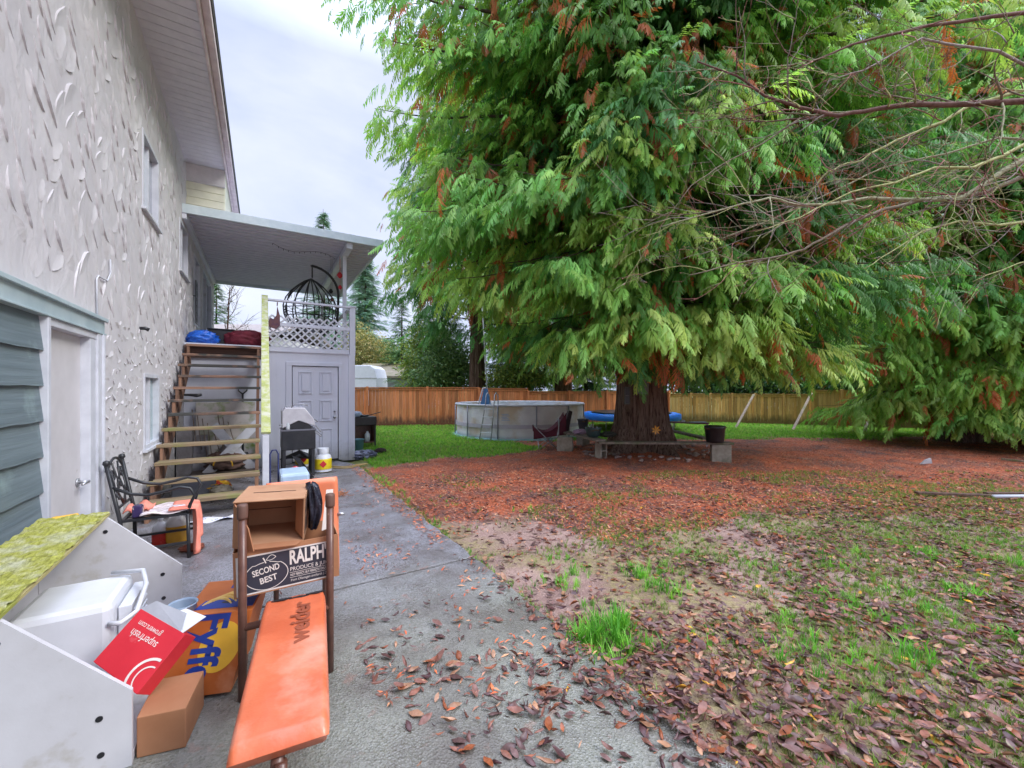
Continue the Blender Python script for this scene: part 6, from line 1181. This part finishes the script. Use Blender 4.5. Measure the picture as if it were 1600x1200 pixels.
for pts, r0, ci in LM:
    q = [P(*p) for p in pts]; pp = []
    for i in range(len(q) - 1):
        for k in range(3): pp.append(q[i].lerp(q[i + 1], k / 3) + Vector((rd.uniform(-.008, .008), rd.uniform(-.008, .008), rd.uniform(-.008, .008))) * (k > 0))
    pp.append(q[-1]); n = len(pp); tw.tube(pp, [max(.003, r0 * (1 - .86 * (i / n) ** .8)) for i in range(n)], 8, LC[ci])
    for i in range(4, n - 1):
        for _ in range(2):
            if rd.random() < .62 * (1 - .55 * i / n):
                d = (pp[i + 1] - pp[i]).normalized() * .9 + Vector((rd.uniform(-.9, .5), rd.uniform(-.9, .9), rd.uniform(-.75, .75))); twig(tw, pp[i], d, rd.uniform(.3, 1.15), max(.003, r0 * .3 * (1 - .5 * i / n)), 2 if rd.random() < .45 else 1, rd, LC, rd.uniform(-.02, .04))
o = tw.mb.build('branches', twm, bt, smooth=True); at = o.data.attributes.new('tint', 'FLOAT_COLOR', 'POINT'); c = np.ones((len(tw.c), 4), np.float32); c[:, :3] = np.array(tw.c) * 1.15; at.data.foreach_set('color', c.ravel())
def baretree(lab, px, tt, H, seed, lean):
    b0 = P(px, 608, tt); b0.z = 0; rd = random.Random(seed); o = thing('bare_sapling', lab, 'tree', tuple(b0)); tw = TW(); tw.tube([b0, b0 + Vector((0, 0, H * .5)), b0 + Vector((lean, 0, H))], [.07, .05, .02], 6, LC[2])
    for k in range(16): p = b0 + Vector((lean * max(0, k / 16 - .5), 0, H * (.3 + .7 * k / 16))); twig(tw, p, (rd.uniform(-1, 1), rd.uniform(-1, 1), .7), H * rd.uniform(.12, .3), .018, 1, rd, LC[:3], .05)
    q = tw.mb.build('branches', twm, o); at = q.data.attributes.new('tint', 'FLOAT_COLOR', 'POINT'); c = np.ones((len(tw.c), 4), np.float32); c[:, :3] = np.array(tw.c) * .7; at.data.foreach_set('color', c.ravel())
baretree('slim bare sapling with a straight stem in front of the neighbour house', 353, 19, 6.3, 3, .15); baretree('spreading bare shrub by the neighbour house behind the red cloth', 372, 21, 4.6, 5, .3)
# ---------------------------------------------------------------- grass
BL = []; BT = []
rg = np.random.default_rng(1)
for k in range(10):
    a = rg.uniform(0, 6.28); o = rg.uniform(0, .22, 1)[0]; h = rg.uniform(.55, 1.0); ln = rg.uniform(.15, .65); w_ = .028; cx, cy = o * math.cos(a), o * math.sin(a); dx, dy = math.cos(a + rg.uniform(-.7, .7)), math.sin(a + rg.uniform(-.7, .7)); i = len(BL)
    BL += [(cx - dy * w_, cy + dx * w_, 0), (cx + dy * w_, cy - dx * w_, 0), (cx + dx * ln * .35 - dy * w_ * .8, cy + dy * ln * .35 + dx * w_ * .8, h * .62), (cx + dx * ln * .35 + dy * w_ * .8, cy + dy * ln * .35 - dx * w_ * .8, h * .62), (cx + dx * ln, cy + dy * ln, h)]
    BT += [(i, i + 1, i + 3), (i, i + 3, i + 2), (i + 2, i + 3, i + 4)]
BL = np.array(BL, np.float32); gmat = tintmat('grass_blades', .5, .3, 1.5, .3)
def rotz(n, sc, rg, tilt=.12):
    a = rg.uniform(0, 6.283, n); ca, sa = np.cos(a), np.sin(a); z = np.zeros(n); B = np.stack([np.stack([ca, -sa, z], -1), np.stack([sa, ca, z], -1), np.stack([rg.normal(0, tilt, n), rg.normal(0, tilt, n), np.ones(n)], -1)], 1)
    return np.transpose(B, (0, 1, 2)) * np.asarray(sc)[:, None, None] if False else B * np.asarray(sc)[:, None, None]
GC = np.array([lin(110, 176, 58)[:3], lin(86, 150, 52)[:3], lin(136, 192, 76)[:3], lin(146, 170, 90)[:3]])
def inview(n, t0, t1, q0, q1, rg, pw=1.0):
    tt = t0 + (t1 - t0) * rg.random(n) ** pw; q = rg.uniform(q0, q1, n); X = q * tt; return tt * SA + X * CA, tt * CA - X * SA, tt, q
def beside(n, rg, x, y, tt, q):
    """the ground beside and behind the viewpoint, so a step aside still stands in the yard"""
    a = rg.uniform(1.4, 9, n); b = rg.uniform(-2.5, 3.2, n); t_ = a * SA + b * CA; X = a * CA - b * SA; k = (t_ < 1.6) | (X > 1.3 * t_)
    a, b, t_, X = a[k], b[k], t_[k], X[k]; qq = np.clip(X / np.maximum(t_, .7), -.3, 1.3)
    return np.concatenate([x, a]), np.concatenate([y, b]), np.concatenate([tt, np.full(len(a), 2.4)]), np.concatenate([q, qq])
x, y, tt, q = inview(90000, 8.0, 19.5, -.45, 1.35, rg); g, l, p_ = zones(x, y); dp_ = np.hypot(x - pc.x, y - pc.y); dt_ = np.hypot(x - TB.x, y - TB.y)
k = (g > rg.random(len(g)) * .9 + .08) & (dp_ > pr + .05) & (dt_ > 1.3) & ((x > 1.95) | (y > 15)); x, y, tt = x[k], y[k], tt[k]
hgt = rg.uniform(.05, .095, len(x)) * (1 + .25 * (fbm(x, y, 1.5, 77) - .5)); C = (GC * np.array([[1.18, 1.08, 1.0]]))[rg.integers(0, 4, len(x))] * rg.uniform(.75, 1.15, (len(x), 1)) * (.75 + .5 * fbm(x, y, .8, 78))[:, None]
V, T, Cc = stamp(BL, BT, rotz(len(x), hgt, rg), np.stack([x, y, ground_z(x, y) - .004], -1), C); tag(raw_mesh('lawn_grass', V, T, gmat, np.clip(Cc, 0, 1)), 'short bright green lawn grass by the pool and along the fence', 'grass', kind='stuff'); print('lawn', len(x))
# near tufts: hand placed as in the yard, then loose ones
tf = [(915, 1000, .17, 26), (965, 985, .17, 22), (940, 1030, .15, 18), (985, 1010, .13, 12), (880, 915, .12, 9), (902, 900, .12, 8), (990, 895, .14, 9), (1008, 905, .13, 8), (1045, 925, .15, 9), (1030, 892, .11, 6), (925, 945, .12, 5), (868, 873, .09, 7), (885, 875, .09, 6), (1080, 1000, .12, 4), (655, 825, .10, 7), (822, 798, .10, 7), (928, 795, .09, 5), (935, 800, .09, 5), (700, 790, .08, 4), (640, 780, .09, 4), (610, 757, .10, 8), (590, 745, .10, 8), (575, 735, .10, 7), (600, 750, .1, 6), (630, 768, .09, 5), (675, 815, .1, 6),
      (1195, 880, .09, 5), (1300, 885, .13, 8), (1295, 935, .12, 8), (1330, 945, .11, 7), (1350, 965, .12, 8), (1400, 850, .10, 6), (1440, 865, .12, 9), (1460, 875, .12, 9), (1500, 930, .14, 10), (1515, 935, .13, 8), (1390, 925, .11, 6), (1280, 1015, .13, 8), (1230, 1030, .12, 8), (1340, 1030, .12, 6), (1450, 1040, .15, 10), (1570, 1000, .12, 7), (1470, 965, .12, 6), (1585, 880, .12, 7), (1420, 990, .11, 5), (1240, 970, .11, 7), (1330, 870, .1, 6), (1085, 870, .09, 5), (1060, 860, .1, 5), (1180, 880, .1, 4), (780, 870, .06, 5), (760, 880, .05, 4), (1560, 850, .1, 8), (1530, 870, .1, 7)]
Px, Sz, Co = [], [], []
for px, py, h, n in tf:
    c = G(px, py)
    for _ in range(int(n * 2.0)): Px.append((c.x + rg.normal(0, .075), c.y + rg.normal(0, .075))); Sz.append(h * rg.uniform(.25, .85) * (1.15 if px < 1000 and py > 980 else 1)); Co.append(GC[rg.integers(0, 3)] * rg.uniform(.8, 1.2))
x, y, tt, q = inview(42000, 1.6, 8.0, -.42, 1.35, rg, .8); x, y, tt, q = beside(16000, rg, x, y, tt, q); w_ = fbm(x, y, 1.6, 41) + .35 * sst(.35, .9, q) * sst(7.2, 5.5, tt) + .14 * sst(-.1, .4, q); k = (x > 1.74) & (w_ > .56 + .35 * rg.random(len(x))); 
for a, b_ in zip(x[k], y[k]): Px.append((a, b_)); Sz.append(rg.uniform(.02, .06)); Co.append((GC[rg.integers(0, 4)] * .5 + np.array(lin(150, 150, 80)[:3]) * .5 * rg.random()) * rg.uniform(.8, 1.2))
ey = np.linspace(1.2, 9.2, 330) # along the edge of the path
for yy in np.concatenate([ey, ey + .01]):
    if fbm(np.array([1.7]), np.array([yy]), 2.5, 90)[0] > .42: Px.append((1.71 + rg.normal(0, .05), yy)); Sz.append(rg.uniform(.03, .075)); Co.append(GC[rg.integers(0, 4)] * .8)
Px = np.array(Px); V, T, Cc = stamp(BL, BT, rotz(len(Px), Sz, rg, .2), np.stack([Px[:, 0], Px[:, 1], ground_z(Px[:, 0], Px[:, 1]) - .004], -1), np.array(Co)); tag(raw_mesh('grass_tufts', V, T, gmat, np.clip(Cc, 0, 1)), 'loose green grass tufts growing through mud and fallen leaves', 'grass', kind='stuff'); print('tufts', len(Px))
# ---------------------------------------------------------------- fallen leaves
lfm = tintmat('fallen_leaf', .42, .08, 1.2, .5, nz=30)
def leafproto(curl, bend, n=6):
    V = []; T = []
    for i in range(n + 1):
        s = i / n; w_ = .24 * math.sin(math.pi * min(1, s * .96 + .03)) ** .8
        for j in (-1, 0, 1): V.append((j * w_ * math.cos(curl * abs(j)), s - .5, curl * .34 * w_ * abs(j) * 1.8 + bend * (s - .5) ** 2 + .03 * math.sin(9 * s + j)))
    for i in range(n):
        for j in range(2): a = i * 3 + j; T += [(a, a + 1, a + 4), (a, a + 4, a + 3)]
    return np.array(V, np.float32), T
LP = [leafproto(c, b_) for c, b_ in ((.5, .3), (1.1, .5), (1.4, -.3), (.8, .9), (.2, .1))]
LCOL = np.array([lin(128, 92, 86)[:3], lin(100, 70, 68)[:3], lin(150, 100, 84)[:3], lin(146, 100, 88)[:3], lin(120, 92, 90)[:3], lin(160, 92, 60)[:3], lin(92, 60, 62)[:3], lin(186, 140, 110)[:3]])
x, y, tt, q = inview(62000, 1.55, 7.6, -.62, 1.4, rg, .75); x, y, tt, q = beside(22000, rg, x, y, tt, q)
w_ = .24 + .80 * sst(-.1, .8, q) * sst(6.6, 4.2, tt) + .75 * sst(3.3, 2.3, tt) * sst(-.6, -.1, q); clump = fbm(x, y, 2.2, 55)
onp = x < 1.72; w_ = np.where(onp, (.30 + .45 * sst(-.3, .1, q)) * sst(3.2, 2.2, tt) * sst(-.5, -.25, q) + .5 * sst(1.35, 1.68, x) * sst(4.2, 2.6, tt) + .004, w_); k = (w_ * (clump * 1.7 - .30) > rg.random(len(x)) * .95) & (x > -.1) & ~((x < .5) & (y < 3.3) & (y > 1.2))
x, y, tt = x[k], y[k], tt[k]; n = len(x); which = rg.integers(0, 5, n); Vs, Ts, Cs = [], [], []; off = 0
yel_ = rg.random(n) < .005; C = LCOL[rg.integers(0, 8, n)] * rg.uniform(.7, 1.2, (n, 1)); C[yel_] = lin(232, 176, 60)[:3]
zb = np.where(x < 1.72, .016, ground_z(x, y)) + .012 + .035 * rg.random(n) ** 1.5 * (clump[k] > .5)
for w in range(5):
    s_ = which == w; ns = s_.sum(); a = rg.uniform(0, 6.283, ns); yv = np.stack([np.cos(a), np.sin(a), rg.normal(0, .17, ns)], -1); xv = np.stack([-np.sin(a), np.cos(a), rg.normal(0, .22, ns)], -1); B = frames(yv, xv, np.where(rg.random(ns) < .4, rg.uniform(.02, .045, ns), rg.uniform(.04, .092, ns))); flip = rg.random(ns) < .35; B[flip, :, 2] *= -1
    V, T, Cc = stamp(LP[w][0], LP[w][1], B, np.stack([x[s_], y[s_], zb[s_]], -1), C[s_]); Vs.append(V); Ts.append(T + off); Cs.append(Cc); off += len(V)
tag(raw_mesh('fallen_leaves', np.concatenate(Vs), np.concatenate(Ts), lfm, np.clip(np.concatenate(Cs), 0, 1), smooth=True), 'wet curled brown leaves scattered over mud and path', 'fallen leaves', kind='stuff'); print('leaves', n)
# cedar litter: small shed sprays
SV = np.array([(0, 0, 0), (.5, .13, .1), (1, -.02, .02), (.5, -.1, .12)], np.float32); ST = [(0, 1, 3), (1, 2, 3)]
x, y, tt, q = inview(150000, 3.6, 14.5, -.45, 1.4, rg, .9); g, l, p_ = zones(x, y); dt_ = np.hypot(x - TB.x, y - TB.y); k = (l * (.35 + fbm(x, y, 1.9, 66)) > rg.random(len(x)) * .9 + .04) & (x > 1.5) & (dt_ > .8); x, y, tt = x[k], y[k], tt[k]; n = len(x)
x2, y2, t2, q2 = inview(2600, 2.0, 8.5, -.4, .25, rg); k2 = (x2 > .5) & (x2 < 1.75) & (y2 < 9) & (fbm(x2, y2, 3.0, 68) > .42 + .2 * rg.random(len(x2))); x = np.concatenate([x, x2[k2]]); y = np.concatenate([y, y2[k2]]); tt = np.concatenate([tt, t2[k2]]); n = len(x)
a = rg.uniform(0, 6.283, n); B = frames(np.stack([-np.sin(a), np.cos(a), rg.normal(0, .15, n)], -1), np.stack([np.cos(a), np.sin(a), rg.normal(0, .2, n)], -1), rg.uniform(.03, .075, n))
LTC = np.array([lin(222, 120, 76)[:3], lin(194, 98, 64)[:3], lin(136, 88, 72)[:3], lin(214, 156, 118)[:3], lin(112, 76, 70)[:3], lin(186, 136, 114)[:3]]); C = LTC[rg.integers(0, 6, n)] * rg.uniform(.7, 1.15, (n, 1)) * (.65 + .6 * fbm(x, y, .7, 69))[:, None]
V, T, Cc = stamp(SV, ST, B, np.stack([x, y, np.where(x < 1.7, .014, ground_z(x, y)) + rg.uniform(.002, .014, n)], -1), C); tag(raw_mesh('cedar_litter', V, T, tintmat('litter', .75, 0, 1, .25), np.clip(Cc, 0, 1)), 'reddish carpet of shed cedar sprays under the trees', 'litter', kind='stuff'); print('litter', n)
# cobbles round the trunk
mb = MB(); rd = random.Random(9)
for k in range(120):
    a = rd.uniform(0, 6.283); r = rd.uniform(1.15, 1.75); p = (TB.x + r * math.cos(a), TB.y + r * math.sin(a)); s_ = rd.uniform(.025, .06); mb.blob((p[0], p[1], float(ground_z(np.array([p[0]]), np.array([p[1]]))[0]) + .02), (s_ * 1.3, s_, s_ * .6), 8, 6, .12, k)
tag(mb.build('gravel', pm('cobble', lin(160, 136, 126), lin(116, 100, 94), scale=3, rough=.8), smooth=True), 'ring of small stones round the foot of the cedar', 'stones', kind='stuff')
